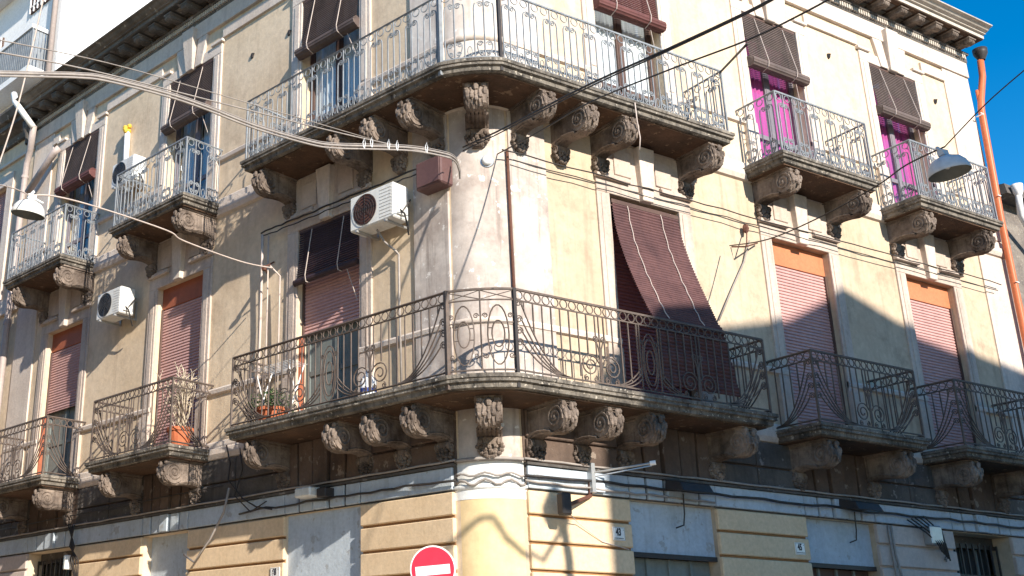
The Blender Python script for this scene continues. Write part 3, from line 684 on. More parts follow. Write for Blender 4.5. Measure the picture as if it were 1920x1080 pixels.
# ================================================================= WINDOWS, SHUTTERS, BLINDS
def slats(x0, x1, z0, z1, y, pitch=.052, bulge=.012):
    b = MB(); z = z1; v = []
    while z > z0+.004:
        zb = max(z0, z-pitch); h = z-zb
        v += [(z, y+.004), (z-.004, y), (z-h*.35, y-bulge*.7), (z-h*.75, y-bulge), (zb+.006, y-bulge*.6), (zb+.003, y+.006)]; z = zb
    k = len(v); vv = [(x0, q[1], q[0]) for q in v]+[(x1, q[1], q[0]) for q in v]
    b.add(vv, [(i, i+1, k+i+1, k+i) for i in range(k-1)]); return b
def window(f, i, floor, kind, **kw):
    g_ = SG[f]; xc = g_*BAY[f][i]; x0, x1 = xc-HW, xc+HW; zb, zt = (Z1+.02, T1) if floor == 1 else (Z2+.02, T2); rz = RZ[f]
    frm = kw.get('frame', 'grey_frame'); y = .17
    b = MB()
    for a, c in ((x0, x0+.06), (x1-.06, x1), (xc-.04, xc+.04)): b.box(a, c, y, y+.06, zb, zt)
    b.box(x0, x1, y, y+.06, zt-.06, zt); b.box(x0, x1, y, y+.06, zb, zb+.10); 
    w = b.obj('french_window', frm, B, rz=rz, bevel=.004)
    for a, c in ((x0+.06, xc-.04), (xc+.04, x1-.06)):
        d = MB(); d.box(a, a+.03, y+.008, y+.05, zb+.10, zt-.06); d.box(c-.03, c, y+.008, y+.05, zb+.10, zt-.06)
        d.box(a, c, y+.008, y+.05, zb+.10, zb+.22); d.box(a, c, y+.008, y+.05, zb+.80, zb+.88); d.box(a, c, y+.008, y+.05, zt-.13, zt-.06)
        d.obj('door_leaf', frm, w, bevel=.003)
        MB().box(a+.03, c-.03, y+.026, y+.031, zb+.22, zt-.13).obj('pane' if frm != 'green_door' else 'door_panel', 'glass' if frm != 'green_door' else 'green_door', w)
    MB().box(x0, x1, .62, .64, zb, zt).obj('room_darkness', 'interior', w)
    if kind == 'shutter':
        z_b = kw.get('bottom', zb); hd = kw.get('header', zt-.36)
        MB().box(x0, x1, .10, .16, hd, zt).obj('shutter_box', kw.get('hmat', 'orange_box'), w, bevel=.004)
        slats(x0+.012, x1-.012, z_b, hd, .125).obj('roller_shutter', kw.get('smat', 'shutter_pink'), w)
        b = MB()
        for a, c in ((x0, x0+.03), (x1-.03, x1)): b.box(a, c, .085, .13, zb, hd-.001)
        b.obj('guide_rail', 'brown_wood', w)
    return w, x0, x1, zb, zt
window('R', 0, 1, 'shutter', header=7.55, smat='shutter_red', hmat='brown_wood')
window('R', 1, 1, 'shutter', header=7.50); window('R', 2, 1, 'shutter', header=7.50)
window('L', 0, 1, 'shutter', header=7.50, bottom=6.22, frame='green_door', smat='shutter_pink', hmat='brown_wood')
window('L', 1, 1, 'shutter', header=7.50, hmat='header_shade_edge_red'); window('L', 2, 1, 'shutter', header=7.50, bottom=6.27, frame='green_door', hmat='header_shade_edge_red')
window('R', 0, 2, 'glass', frame='brown_wood'); window('R', 1, 2, 'glass'); window('R', 2, 2, 'glass')
window('L', 0, 2, 'glass', frame='brown_wood'); window('L', 1, 2, 'glass'); window('L', 2, 2, 'glass')
# red edging beside the half-raised shutters
for i in (0, 2):
    xc = -BAY['L'][i]; MB().box(xc-HW+.002, xc-HW+.035, .03, .10, Z1+.03, 6.2).obj('door_edge', 'header_shade_edge_red', B, rz=TH)

def curtain(f, i, mt, label, y=.245, z0=None, z1=None, x_in=.05):
    g_ = SG[f]; xc = g_*BAY[f][i]; root = thing('curtain_pair', label, 'curtain', rz=RZ[f])
    for a, c in ((xc-HW+x_in, xc-.02), (xc+.02, xc+HW-x_in)):
        b = MB(); n = 40; zb, zt = z0 or Z2+.06, z1 or T2-.25; v = []
        ph = random.random()*6
        for k in range(n+1):
            x = a+(c-a)*k/n; yy = y+.018*math.sin(k*1.05+ph)+.006*math.sin(k*2.3)
            v += [(x, yy, zb), (x, yy+.004*math.sin(k), (zb+zt)/2), (x, yy, zt-.05*abs(math.sin(k*.36+ph)))]
        b.add(v, [(k*3+j, (k+1)*3+j, (k+1)*3+j+1, k*3+j+1) for k in range(n) for j in (0, 1)])
        b.obj('curtain_panel', mt, root, smooth=True)
    MB().tube([(xc-HW+.02, y, T2-.27), (xc+HW-.02, y, T2-.27)], .01, 6).obj('curtain_rod', 'galvanised', root)
curtain('R', 1, 'magenta', 'bright magenta curtains behind the glass of the middle upper balcony of the sunlit front', y=.235)
curtain('R', 2, 'magenta', 'bright magenta curtains behind the upper balcony beside the orange drainpipe', y=.235)
curtain('R', 0, 'lace_white', 'white lace curtains behind the brown glass door under the red-brown rolled blind', y=.235)
curtain('L', 0, 'curtain_blue', 'pale blue-grey curtains behind the upper corner balcony door on the shaded front', y=.235)
curtain('L', 1, 'curtain_blue', 'grey-blue curtains behind the upper door beside the white balcony air conditioner', y=.30)
curtain('L', 2, 'curtain_blue', 'grey-blue curtains behind the upper door beside the grey drainpipe', y=.30)

def rolled_blind(f, i, floor, zroll, mt, label, dx=0.0, rollr=.10, y=-.005, **kw):
    g_ = SG[f]; xc = g_*BAY[f][i]; x0, x1 = xc-HW+.03, xc+HW-.03; zt = (T1 if floor == 1 else T2)-.05
    root = thing('rolled_blind', label, 'blind', rz=RZ[f])
    b = MB(); v = []; z = zt; k = 0
    while z > zroll+rollr:
        yy = y-.05*((zt-z)/(zt-zroll))**2
        v += [(z, yy+.003), (z-.006, yy-.009), (z-.020, yy-.009), (z-.027, yy+.002)]; z -= .036
    n = len(v); b.add([(x0, q[1], q[0]) for q in v]+[(x1, q[1], q[0]) for q in v], [(j, j+1, n+j+1, n+j) for j in range(n-1) if j % 4 != 3])
    b.obj('hanging_slats', kw.get('smat', mt), root)['kind'] = 'stuff'
    # the roll: slats wound round
    b = MB(); ring = []
    for k in range(26):
        a = 2*math.pi*k/26; rr = rollr*(1+(.05 if k % 2 else -.02))
        ring.append((y-.06+rr*math.cos(a), zroll+rr*math.sin(a)*.9))
    b.prism(ring, lambda q, t: (t+.012*math.sin(q[0]*40), q[0], q[1]), x0-.04, x1+.04)
    b.obj('roll', mt, root)
    for s_ in (.22, .76):
        x = x0+(x1-x0)*s_
        MB().tube([(x, y-.012, zt), (x, y-.09-rollr, zroll+.03), (x, y-.07-rollr, zroll-.06), (x, y-.04, zroll-rollr-.01)], .007, 4).obj('cord', 'cord_pale', root)
    MB().tube([(x1-.2, y-.05, zroll-rollr), (x1-.05, y+.02, zroll-.55)], .006, 4).obj('pull_cord', 'cord_pale', root)
    MB().box(x0, x1, y-.015, y+.03, zt, zt+.045).obj('head_batten', 'brown_wood', root)
    return root
rolled_blind('R', 0, 2, 10.93, 'blind_red', 'red-brown rolled slat blind over the upper corner balcony door on the sunlit front')
rolled_blind('R', 1, 2, 10.93, 'blind_grey', 'grey-brown rolled slat blind above magenta curtains, nearer the rounded corner')
rolled_blind('R', 2, 2, 10.93, 'blind_grey', 'grey-brown rolled slat blind above magenta curtains, beside the orange drainpipe')
rolled_blind('L', 0, 2, 10.90, 'blind_brown', 'brown rolled slat blind over the upper corner balcony door on the shaded front')
rolled_blind('L', 1, 2, 10.92, 'blind_brown', 'brown rolled slat blind over the upper door beside the balcony air conditioner')
rolled_blind('L', 2, 2, 10.90, 'blind_red', 'dark blind with thick red-brown roll over the upper door beside the grey drainpipe', rollr=.11, smat='blind_grey')
rolled_blind('L', 0, 1, 7.02, 'blind_dark', 'near-black slat blind half down over a pink shutter behind the lower corner balcony', rollr=.05)

# blind thrown over the railing of the lower corner balcony
root = thing('draped_blind', 'worn red-brown slat blind slanting out over the lower corner balcony railing', 'blind')
path = []
for t in range(41):
    t /= 40; path.append((-.03-.70*(t**1.55), 7.74-1.86*t))
for t in range(1, 20): path.append((-.735+.012*math.sin(t), 5.88-.048*t))
L_ = 0; samp = [path[0]]; acc = 0
fine = []
for a, c in zip(path[:-1], path[1:]):
    n = max(1, int(math.hypot(c[0]-a[0], c[1]-a[1])/.0085))
    for k in range(n): fine.append((a[0]+(c[0]-a[0])*k/n, a[1]+(c[1]-a[1])*k/n))
b = MB(); v = []
for k, (y, z) in enumerate(fine):
    w = (.010, -.004, -.007, -.005, .004)[k % 5]; v.append((y+w, z))
n = len(v)
def bx(side, k):
    t = k/n; h = max(0, t-.66)/.34
    return (2.27-.15*min(1, t/.66)+.04*h if side == 0 else 3.53-.03*t-.14*(min(1, t/.66)**3)+.22*h)
b.add([(bx(0, k), q[0], q[1]) for k, q in enumerate(v)]+[(bx(1, k), q[0], q[1]) for k, q in enumerate(v)], [(j, j+1, n+j+1, n+j) for j in range(n-1)])
b.obj('slat_sheet', 'blind_worn', root)['kind'] = 'stuff'
for s_ in (.22, .72):
    pts = []
    for k in range(0, int(n*.72), 12): pts.append((bx(0, k)+(bx(1, k)-bx(0, k))*s_, v[k][0]-.014, v[k][1]))
    MB().tube(pts, .007, 4).obj('cord', 'cord_pale', root)
MB().box(2.26, 3.54, -.03, .02, 7.74, 7.80).obj('head_batten', 'brown_wood', root)

# ================================================================= FIXTURES
def ac_unit(f, s0, s1, z0, z1, off, depth, fan, label, wall=True):
    g_ = SG[f]; x0, x1 = srt(g_*s0, g_*s1); y1, y0 = -(off-depth), -off
    root = thing('air_conditioner', label, 'air conditioner', rz=RZ[f])
    MB().box(x0, x1, y0, y1, z0, z1).obj('casing', 'ac_white', root, bevel=.018)
    r = (z1-z0)*.43; cx = x0+(x1-x0)*.36; cz = (z0+z1)/2; b = MB()
    b.prism(circle(0, 0, r, r, 28), lambda q, t: (cx+q[0], t, cz+q[1]), y0-.002, y0-.006); b.obj('fan_opening', fan, root)
    b = MB()
    for k in range(5): b.tube([(cx+q[0], y0-.014, cz+q[1]) for q in circle(0, 0, r*(.2+.2*k), None, 24)], .004, 4, True)
    for k in range(8):
        a = k*math.pi/4; b.tube([(cx, y0-.014, cz), (cx+r*math.cos(a), y0-.014, cz+r*math.sin(a))], .0035, 4)
    b.obj('fan_grille', 'fan_dark', root)
    b = MB()
    for k in range(9):
        z = z0+.06+k*(z1-z0-.12)/8; b.box(x0+(x1-x0)*.70, x1-.04, y0-.005, y0+.002, z-.006, z+.006)
    b.obj('louvre', 'ac_white', root)
    xe = x1
    b = MB(); b.box(xe, xe+.03, y0+.06, y0+.20, z0+.05, z0+.24); b.obj('valve_cover', 'ac_white', root)
    b = MB(); b.tube([(xe+.02, y0+.1, z0+.12), (xe+.08, y0+.13, z0+.05), (xe+.07, y0+.2, z0-.12), (xe+.02, y1-.03, z0-.2)], .014, 5)
    b.tube([(xe+.02, y0+.15, z0+.1), (xe+.06, y0+.2, z0+.2), (xe+.05, y1-.02, z0+.3)], .012, 5); b.obj('hose', 'cable_black', root)
    if wall:
        for xx in (x0+.14, x1-.14):
            b = MB(); b.box(xx-.015, xx+.015, y0-.02, -.001, z0-.035, z0-.005); b.box(xx-.0149, xx+.0149, -.03, -.001, z0-.02, z0+.3)
            b.obj('wall_bracket', 'galvanised', root)
    return root
ac_unit('L', 1.10, 1.93, 7.27, 7.78, .44, .30, 'fan_rust', 'white air conditioner with rusty round fan on the wall beside the rounded corner')
ac_unit('L', 7.70, 8.46, 7.47, 7.96, .44, .30, 'fan_dark', 'white air conditioner with dark fan hung on the wall between two lower balcony doors')
ac_unit('L', 7.72, 8.45, 10.06, 10.55, .36, .28, 'fan_dark', 'white air conditioner beside the middle upper balcony, under a pipe with yellow cap')
def tube_thing(name, label, cat, pts, r, mt, n=6, group=None, parts=()):
    o = MB().tube(pts, r, n).obj(name, mt, smooth=True); return tag(o, label, cat, group)
# white flue with yellow foam
root = thing('flue_pipe', 'white wall pipe capped with yellow foam above the upper air conditioner', 'pipe', rz=TH)
MB().tube([(-8.47, -.07, 10.60), (-8.49, -.07, 11.36)], .055, 10).obj('pipe', 'tube_white', root, smooth=True)
b = MB(); rr = random.Random(5)
for k in range(9): b.lump((-8.49+rr.uniform(-.06, .06), -.08+rr.uniform(-.05, .03), 11.42+rr.uniform(-.05, .06)), (.055, .05, .05))
b.obj('foam', 'foam_yellow', root)
# drain hose under the corner air conditioner
tag(MB().tube([PL(1.55, .3, 7.25), PL(1.50, .2, 7.08), PL(1.42, .06, 6.96), PL(1.38, .05, 6.90), PL(1.38, .05, 6.2), PL(1.36, .05, 5.0)], .016, 8).obj('drain_hose', 'cable_grey', smooth=True), 'pale drain hose running down the wall below the corner air conditioner', 'hose')
# brown junction box and round fitting on the rounded corner
jb = thing('junction_box', 'brown metal junction box at the top of the rounded corner', 'box', rz=TH)
MB().box(-.86, -.40, -.26, -.02, 7.60, 8.00).obj('casing', 'box_brown', jb, bevel=.02)
MB().box(-.83, -.43, -.272, -.26, 7.63, 7.97).obj('lid', 'box_brown', jb, bevel=.008)
P = onR(913, 305, -.10); d = (CAM-P); d.z = 0; d.normalize()
rl = thing('round_wall_lamp', 'small round glass wall fitting on the rounded corner beside the brown box', 'lamp')
def disc(mb, c, d, r0, r1, h, n=20):
    u = d.cross(Vector((0, 0, 1))).normalized(); w = u.cross(d)
    mb.sweep([[c+(u*math.cos(2*math.pi*q/n)+w*math.sin(2*math.pi*q/n))*r+d*t for q in range(n)] for r, t in ((r0, 0), (r0, h*.5), (r1, h))])
q = CC+d*(RC)+Vector((0, 0, P.z)); q = P
b = MB(); disc(b, P-d*.08, d, .10, .09, .14); b.obj('base', 'galvanised', rl, smooth=False)
b = MB(); disc(b, P+d*.06, d, .07, .04, .05); b.obj('globe', 'lamp_white', rl, smooth=True)

# rust pipe on the sunlit side of the rounded corner
tag(MB().tube([PR(.46, .04, 8.10), PR(.46, .04, 5.0)], .019, 8).obj('rust_pipe', 'rusty', smooth=True), 'thin rust-brown vertical pipe along the sunlit edge of the rounded corner', 'pipe')
# orange drainpipes at the far right end
root = thing('drainpipe', 'orange drainpipe with black funnel at the sunlit end of the building', 'drainpipe')
pts = [PR(12.27, .14, 12.92), PR(12.22, .14, 12.55), PR(12.0, .14, 12.0), PR(11.93, .14, 11.75), PR(11.90, .14, 11.2), PR(11.82, .14, 9.5), PR(11.80, .14, 6.0), PR(11.80, .14, .1)]
MB().tube(pts, .062, 10).obj('pipe', 'pipe_orange', root, smooth=True)
MB().lathe([(.065, -.14), (.075, -.11), (.13, .0), (.135, .10), (.115, .10), (.11, 0), (.05, -.08)], PR(12.28, .16, 13.06), 16).obj('funnel', 'iron_black', root, smooth=True)
for z in (11.6, 9.9, 8.2, 6.5): MB().tube([PR(11.845, .07, z), PR(11.845, .21, z), PR(11.75, .21, z)], .012, 4).obj('clamp', 'tube_white', root)
tag(MB().tube([PR(11.99, .10, 12.2), PR(11.985, .10, 11.6), PR(11.96, .10, 9), PR(11.95, .10, .1)], .03, 8).obj('waste_pipe', 'pipe_orange', smooth=True), 'thin orange pipe running close beside the orange drainpipe', 'pipe')
# grey drainpipe at the joint with the next house on the left
root = thing('drainpipe', 'grey-pink drainpipe with elbow bends at the far end of the shaded front', 'drainpipe')
MB().tube([PL(12.40, .62, 13.55), PL(12.28, .62, 13.3), PL(11.95, .55, 12.9), PL(11.85, .35, 12.62)], .07, 8).obj('upper_pipe', 'ac_white', root, smooth=True)
MB().tube([PL(11.85, .35, 12.66), PL(12.2, .2, 12.25), PL(12.38, .16, 12.0), PL(12.42, .15, 11.5), PL(12.48, .15, 9.5), PL(12.52, .15, 6), PL(12.52, .15, .1)], .07, 8).obj('pipe', 'pvc_grey', root, smooth=True)
MB().lathe([(.06, -.3), (.07, -.15), (.14, .05), (.16, .2), (.1, .2)], PL(12.35, .2, 12.75), 12).obj('funnel', 'stone_dark', root, smooth=True)
for z in (11.7, 9.6, 8.4): MB().lathe([(.072, -.03), (.085, -.03), (.085, .03), (.072, .03)], PL(12.42 if z > 11 else 12.50, .15, z), 12).obj('collar', 'pvc_grey', root)
tag(MB().tube([PL(11.05, .12, 11.93), PL(11.15, .18, 11.83), PL(12.1, .2, 11.22)], .075, 8).obj('pipe_stub', 'pvc_grey', smooth=True), 'short grey-pink slanting pipe stub beside the grey drainpipe', 'pipe')

# ---- hanging street lamps and their wires
def dome_lamp(px, py, d, width_px, outer, label, tilt=(0, 0)):
    c = at(px, py, d); R_ = width_px/2/F*d
    root = thing('street_lamp', label, 'lamp', c); root.rotation_euler = (tilt[0], tilt[1], 0)
    MB().lathe([(R_, 0), (R_*1.02, .01), (R_*.99, R_*.18), (R_*.90, R_*.48), (R_*.72, R_*.72), (R_*.42, R_*.88), (R_*.2, R_*.93), (R_*.18, R_*1.05), (0.001, R_*1.06)], (0, 0, 0), 28).obj('shade', outer, root, smooth=True)
    MB().lathe([(R_*.985, .0), (R_*.965, R_*.18), (R_*.87, R_*.46), (R_*.69, R_*.69), (R_*.40, R_*.84), (0.001, R_*.88)], (0, 0, 0), 28).obj('reflector', 'lamp_inner', root, smooth=True)
    MB().lathe([(.001, R_*.25), (R_*.12, R_*.32), (R_*.17, R_*.5), (R_*.1, R_*.75), (R_*.1, R_*.86)], (0, 0, 0), 14).obj('bulb', 'lamp_white', root, smooth=True)
    b = MB(); b.box(-.05, .05, -.03, .03, R_*1.0, R_*1.30); b.tube([(-.02, 0, R_*1.25), (.02, .05, R_*1.6)], .018, 6); b.tube([(.05, 0, R_*1.1), (R_*.75, .02, R_*1.0)], .014, 5)
    b.obj('hanger', outer, root)
    return c, R_
cL, rL_ = dome_lamp(52, 404, 13.2, 62, 'lamp_white', 'white dome street lamp hung on a wire across the shaded street', (rad(8), rad(4)))
cR, rR_ = dome_lamp(1781, 325, 10.8, 75, 'lamp_grey', 'grey dome street lamp hung on a wire near the orange drainpipe', (rad(-4), rad(-6)))
def wire(name, label, ends, px, r, mt, sag=0, group=None, n=5):
    """ends: two 3-D points; px: pixels the wire passes between them, depth runs evenly along the pixel path"""
    A, Bq = Vector(ends[0]), Vector(ends[1]); dA, dB = depth_of(A), depth_of(Bq)
    def pj(P):
        v = Vector(P)-CAM; z = v.dot(FWD); return (PPX+F*v.dot(right)/z, PPY-F*v.dot(up)/z)
    pp = [pj(A)]+list(px)+[pj(Bq)]
    L = [0]
    for a, c in zip(pp[:-1], pp[1:]): L.append(L[-1]+math.hypot(c[0]-a[0], c[1]-a[1]))
    pts = [A]
    for q, l_ in zip(pp[1:-1], L[1:-1]):
        t = l_/L[-1]; pts.append(at(q[0], q[1], 1/((1-t)/dA+t/dB)))
    pts.append(Bq)
    # smooth by Catmull-Rom
    out = []
    for i in range(len(pts)-1):
        p0 = pts[max(0, i-1)]; p1 = pts[i]; p2 = pts[i+1]; p3 = pts[min(len(pts)-1, i+2)]
        for k in range(6):
            t = k/6; out.append(.5*((2*p1)+(p2-p0)*t+(2*p0-5*p1+4*p2-p3)*t*t+(3*p1-p0-3*p2+p3)*t**3))
    out.append(pts[-1])
    return tag(MB().tube(out, r, n).obj(name, mt, smooth=True), label, 'cable', group)
up = right.cross(FWD)
colP = lambda px, py: onR(px, py, -.12)
topL = cL+Vector((0, 0, rL_*1.3)); topR = cR+Vector((0, 0, rR_*1.5))
wire('lamp_wire', 'pale wire from the shaded front to the white dome lamp', (onL(512, 503, .3), topL), [(450, 490), (345, 452), (312, 432), (180, 388), (100, 368)], .011, 'cord_pale')
wire('lamp_wire', 'pale wire rising from the white dome lamp across the street', (topL, at(-40, 340, 11)), [(20, 352)], .008, 'cord_pale')
wire('lamp_wire', 'thin dark wire from the sunlit front up to the grey dome lamp', (onR(1368, 460, .2), topR), [(1440, 448), (1530, 410), (1640, 350), (1700, 308)], .009, 'cable_black')
wire('lamp_wire', 'thin dark wire rising from the grey dome lamp into the blue sky', (topR, at(1935, 118, 9.6)), [(1850, 192)], .006, 'cable_black')
def bundle(label0, ends, px, offs, r, mt):
    for k, (ox, oy, rr) in enumerate(offs):
        wire('overhead_cable', label0[k], ends if k == 0 else (Vector(ends[0])+Vector((0, 0, -oy*.006)), Vector(ends[1])+Vector((0, 0, -oy*.005))), [(x+ox, y+oy) for x, y in px], rr, mt)
eA = onR(862, 330, -.10)
bundle(['thick upper pale cable of the bundle running to the rounded corner', 'thick lower pale cable of the bundle running to the rounded corner', 'thin wire lashed along the pale cable bundle'],
       (eA, at(-40, 137, 9.5)), [(860, 312), (852, 296), (829, 287), (770, 277), (689, 274), (623, 272), (576, 264), (479, 236), (375, 196), (300, 172), (200, 147), (150, 141), (70, 139)],
       [(0, 0, .014), (0, 5.5, .0115), (0, -4, .0055)], .02, 'cable_grey')
wire('overhead_cable', 'thin pale wire crossing above the shaded street to the rounded corner', (onR(850, 296, -.1), at(-40, 92, 9.5)), [(640, 250), (420, 195), (160, 130)], .008, 'cable_grey')
wire('overhead_cable', 'thinnest pale wire from the upper left to the upper corner balcony', (onL(700, 262, .8), at(-40, 68, 9.5)), [(420, 180), (200, 118)], .006, 'cable_grey')
wire('stay_wire', 'pale vertical stay wire in front of the grey drainpipe', (at(-6, 320, 12), at(85, -20, 12.5)), [(30, 210), (60, 90)], .010, 'cord_pale')
for k, (px_, py_) in enumerate(((683, 268), (697, 266), (729, 270), (745, 272), (800, 276))):
    d_ = 12.6; c_ = at(px_, py_, d_); tag(MB().tube([c_+Vector((.0, 0, -.07)), c_+Vector((.012, 0, .0)), c_+Vector((.0, 0, .06)), c_+Vector((-.02, 0, .0)), c_+Vector((-.012, 0, -.06))], .0045, 4).obj('cable_tie', 'tube_white'), 'white tie lashed round the pale overhead cable bundle', 'cable tie', 'white ties on the overhead cable bundle')
cA = onR(868, 276, -.06)
for k, (dy, r_) in enumerate(((0, .0115), (5, .008))):
    wire('overhead_cable', ('thick black cable climbing from the rounded corner past the upper balcony', 'black cable twisted beneath the thick climbing one')[k], (cA+Vector((0, 0, -.05*k)), at(1470, -16+dy*.5, 8.3)), [(945, 240+dy), (1100, 160+dy), (1250, 92+dy*.8), (1400, 22+dy*.6)], r_, 'cable_black')
wire('overhead_cable', 'brown-black cable climbing below the thick one across the upper balcony', (onR(930, 290, -.05), at(1590, -22, 8.3)), [(1010, 247), (1105, 192), (1250, 132), (1400, 75), (1500, 27)], .009, 'cable_black')
wire('stay_rod', 'short dark rod from the upper balcony corner to the climbing cable', (PR(3.95, .75, 9.93), onR(1400, 82, 2.0)), [], .018, 'cable_black')
# cables clipped along the wall
def wall_line(f, zs, label, r, mt, off=.10, s0=.6, s1=11.5, n=30, jit=.012, cat='cable', name='wall_cable'):
    pts = []; rr = random.Random(hash(label) % 1000 if False else len(label))
    for k in range(n+1):
        s = s0+(s1-s0)*k/n; z = zs[0]+(zs[1]-zs[0])*k/n+rr.uniform(-jit, jit)
        pts.append((PR if f == 'R' else PL)(s, off+rr.uniform(-.01, .01), z))
    return tag(MB().tube(pts, r, 5).obj(name, mt, smooth=True), label, cat)
wall_line('R', (8.02, 8.10), 'thin black cable clipped along the sunlit front above the lower doors, upper one', .010, 'cable_black', .135, .3, 11.4)
wall_line('R', (7.92, 7.98), 'thin brown cable clipped along the sunlit front just above the lower doors', .008, 'cable_black', .11, .5, 11.3)
wall_line('L', (8.00, 8.03), 'dark cable clipped along the shaded front over the lower corner door', .014, 'cable_black', .13, .5, 4.25)
wall_line('L', (7.94, 7.97), 'second dark cable under the first along the shaded front', .010, 'cable_black', .115, .6, 4.25)
wall_line('R', (3.985, 3.985), 'pale conduit lying on the blue ledge of the sunlit front', .015, 'cable_grey', .10, .45, 11.8, 40, .006)
wall_line('L', (3.985, 3.985), 'pale conduit lying on the blue ledge of the shaded front', .015, 'cable_grey', .10, .45, 12.2, 40, .006)
wall_line('R', (3.80, 3.79), 'dark cable strung across the blue painted band of the sunlit front', .018, 'cable_black', .10, .45, 11.8, 36, .016)
wall_line('L', (3.76, 3.76), 'dark cable strung across the blue painted band of the shaded front', .016, 'cable_black', .10, .45, 4.6, 20, .018)
wall_line('R', (3.72, 3.70), 'grey cable sagging below the dark one on the sunlit band', .014, 'cable_grey', .09, .45, 3.6, 16, .012)
wall_line('L', (4.20, 4.15), 'thin dark cable across the dark stone frieze of the shaded front', .010, 'cable_black', .10, 5.0, 12.0, 20, .012)
# round the corner
def corner_line(z, r, off, mt, label, jit=.0):
    pts = []
    for k in range(15):
        a = aL-.02+(aR-aL+.04)*k/14; pts.append((CC.x+(RC+off)*math.cos(a), CC.y+(RC+off)*math.sin(a), z+jit*math.sin(k*1.3)))
    return tag(MB().tube(pts, r, 5).obj('wall_cable', mt, smooth=True), label, 'cable')
corner_line(3.985, .022, .06, 'cable_grey', 'pale conduit bent round the rounded corner at the top of the white band')
corner_line(3.80, .014, .05, 'cable_grey', 'wavy grey cable round the white band of the rounded corner', .02)
corner_line(3.71, .016, .045, 'cable_grey', 'lowest grey cable looping round the white band of the rounded corner', .035)
tag(MB().tube([onR(918, 322, -.13), onR(925, 400, -.12), onR(935, 470, -.12), onR(940, 540, -.12)], .006, 4).obj('hanging_wire', 'cable_black'), 'thin dark wire hanging down the rounded corner from the round fitting', 'wire')
# vertical dangling cables on the shaded front
tag(MB().tube([PL(4.22, .12, 8.0), PL(4.24, .10, 7.4), PL(4.26, .08, 6.6), PL(4.28, .08, 5.0)], .022, 6).obj('conduit', 'cord_pale', smooth=True), 'pale vertical conduit down the plaster beside the lower corner balcony', 'conduit')
tag(MB().tube([PL(4.10, .10, 7.95), PL(4.11, .08, 6.9), PL(4.12, .07, 5.0)], .012, 5).obj('conduit', 'cord_pale', smooth=True), 'thin pale conduit beside the thicker one on the shaded plaster', 'conduit')
tag(MB().tube([PL(3.80, .3, 7.32), PL(3.78, .12, 7.2), PL(3.80, .10, 6.5), PL(3.82, .08, 5.4)], .014, 5).obj('conduit', 'cord_pale', smooth=True), 'pale cord hanging below the wire anchor on the shaded front', 'conduit')
b = MB(); b.tube([PL(4.2, .02, 7.38), PL(3.9, .33, 7.3)], .02, 5); b.tube([PL(4.05, .02, 7.52), PL(3.95, .3, 7.33)], .014, 5); b.lump(PL(3.9, .33, 7.3), (.05, .05, .05))
tag(b.obj('wire_anchor', 'rusty'), 'rusty iron wire anchor on the plaster left of the lower corner door', 'anchor')
for k in range(3):
    q = [(425, 835), (432, 870), (428, 900), (455, 935), (480, 950), (510, 955)] if k == 0 else ([(450, 840), (455, 880), (440, 930), (470, 960), (500, 940)] if k == 1 else [(430, 915), (420, 960), (395, 1010), (365, 1055), (345, 1040)])
    tag(MB().tube([onL(x, y, .14+.03*k) for x, y in q], (.012, .010, .018)[k], 5).obj('loose_cable', 'cable_black' if k < 2 else 'cable_grey', smooth=True), ('loose black cable looping from the lower corner balcony to the blue band', 'second loose black cable beside the first under the lower corner balcony', 'grey cable end bending down over the ochre pilaster of the shaded front')[k], 'cable')
b = MB(); b.tube([onR(1372, 462, .02), onR(1398, 462, .25), onR(1420, 455, .05)], .012, 5); b.tube([onR(1400, 420, .05), onR(1400, 462, .25)], .01, 5); b.lump(onR(1398, 428, .08), (.05, .05, .08))
tag(b.obj('wire_anchor', 'rusty'), 'rusty iron wire anchor with insulator on the sunlit plaster', 'anchor')
tag(MB().tube([onR(1405, 450, .06), onR(1395, 490, .04), onR(1375, 535, .04), onR(1348, 600, .05)], .013, 5).obj('hanging_cable', 'cable_grey', smooth=True), 'frayed cable slanting down the sunlit plaster below the wire anchor', 'cable')
tag(MB().tube([onR(1190, 192, .82), onR(1194, 225, .8), onR(1200, 258, .78), onR(1199, 280, .76)], .009, 5).obj('dangling_cord', 'cord_pale', smooth=True), 'short pale cord dangling under the upper corner balcony', 'cord')

# ---- small fixtures over the ground floor
fl = thing('floodlight', 'small white floodlight on the blue band of the shaded front', 'floodlight', rz=TH)
MB().box(-3.16, -2.84, -.30, -.08, 3.80, 3.93).obj('housing', 'ac_white', fl, bevel=.02); MB().box(-3.13, -2.87, -.303, -.29, 3.815, 3.915).obj('lens', 'glass', fl)
MB().box(-3.02, -2.98, -.1, 0, 3.84, 3.88).obj('arm', 'iron_black', fl); MB().box(-2.80, -2.62, -.22, -.05, 3.78, 3.90).obj('gear_box', 'iron_black', fl, bevel=.01)
for k, s in enumerate((2.98, 6.38)):
    fx = thing('wall_lamp', ('black box lamp over the first ground-floor door of the sunlit front', 'black box lamp over the second ground-floor door of the sunlit front')[k], 'lamp')
    MB().hexa([(s-.28,-.42,3.74),(s+.28,-.42,3.74),(s+.26,-.08,3.80),(s-.26,-.08,3.80)], [(s-.26,-.36,3.86),(s+.26,-.36,3.86),(s+.24,-.08,3.93),(s-.24,-.08,3.93)]).obj('housing', 'iron_black', fx, bevel=.01)
    MB().box(s-.03, s+.03, -.1, .0, 3.82, 3.90).obj('arm', 'iron_black', fx)
    MB().tube([PR(s+.02, .12, 3.76), PR(s+.03, .10, 3.5), PR(s+.0, .10, 3.36), PR(s-.12, .08, 3.32)], .010, 5).obj('flex', 'cable_black', fx)
tb = thing('tube_bracket', 'bare white tube bracket sticking out from the sunlit blue band', 'bracket')
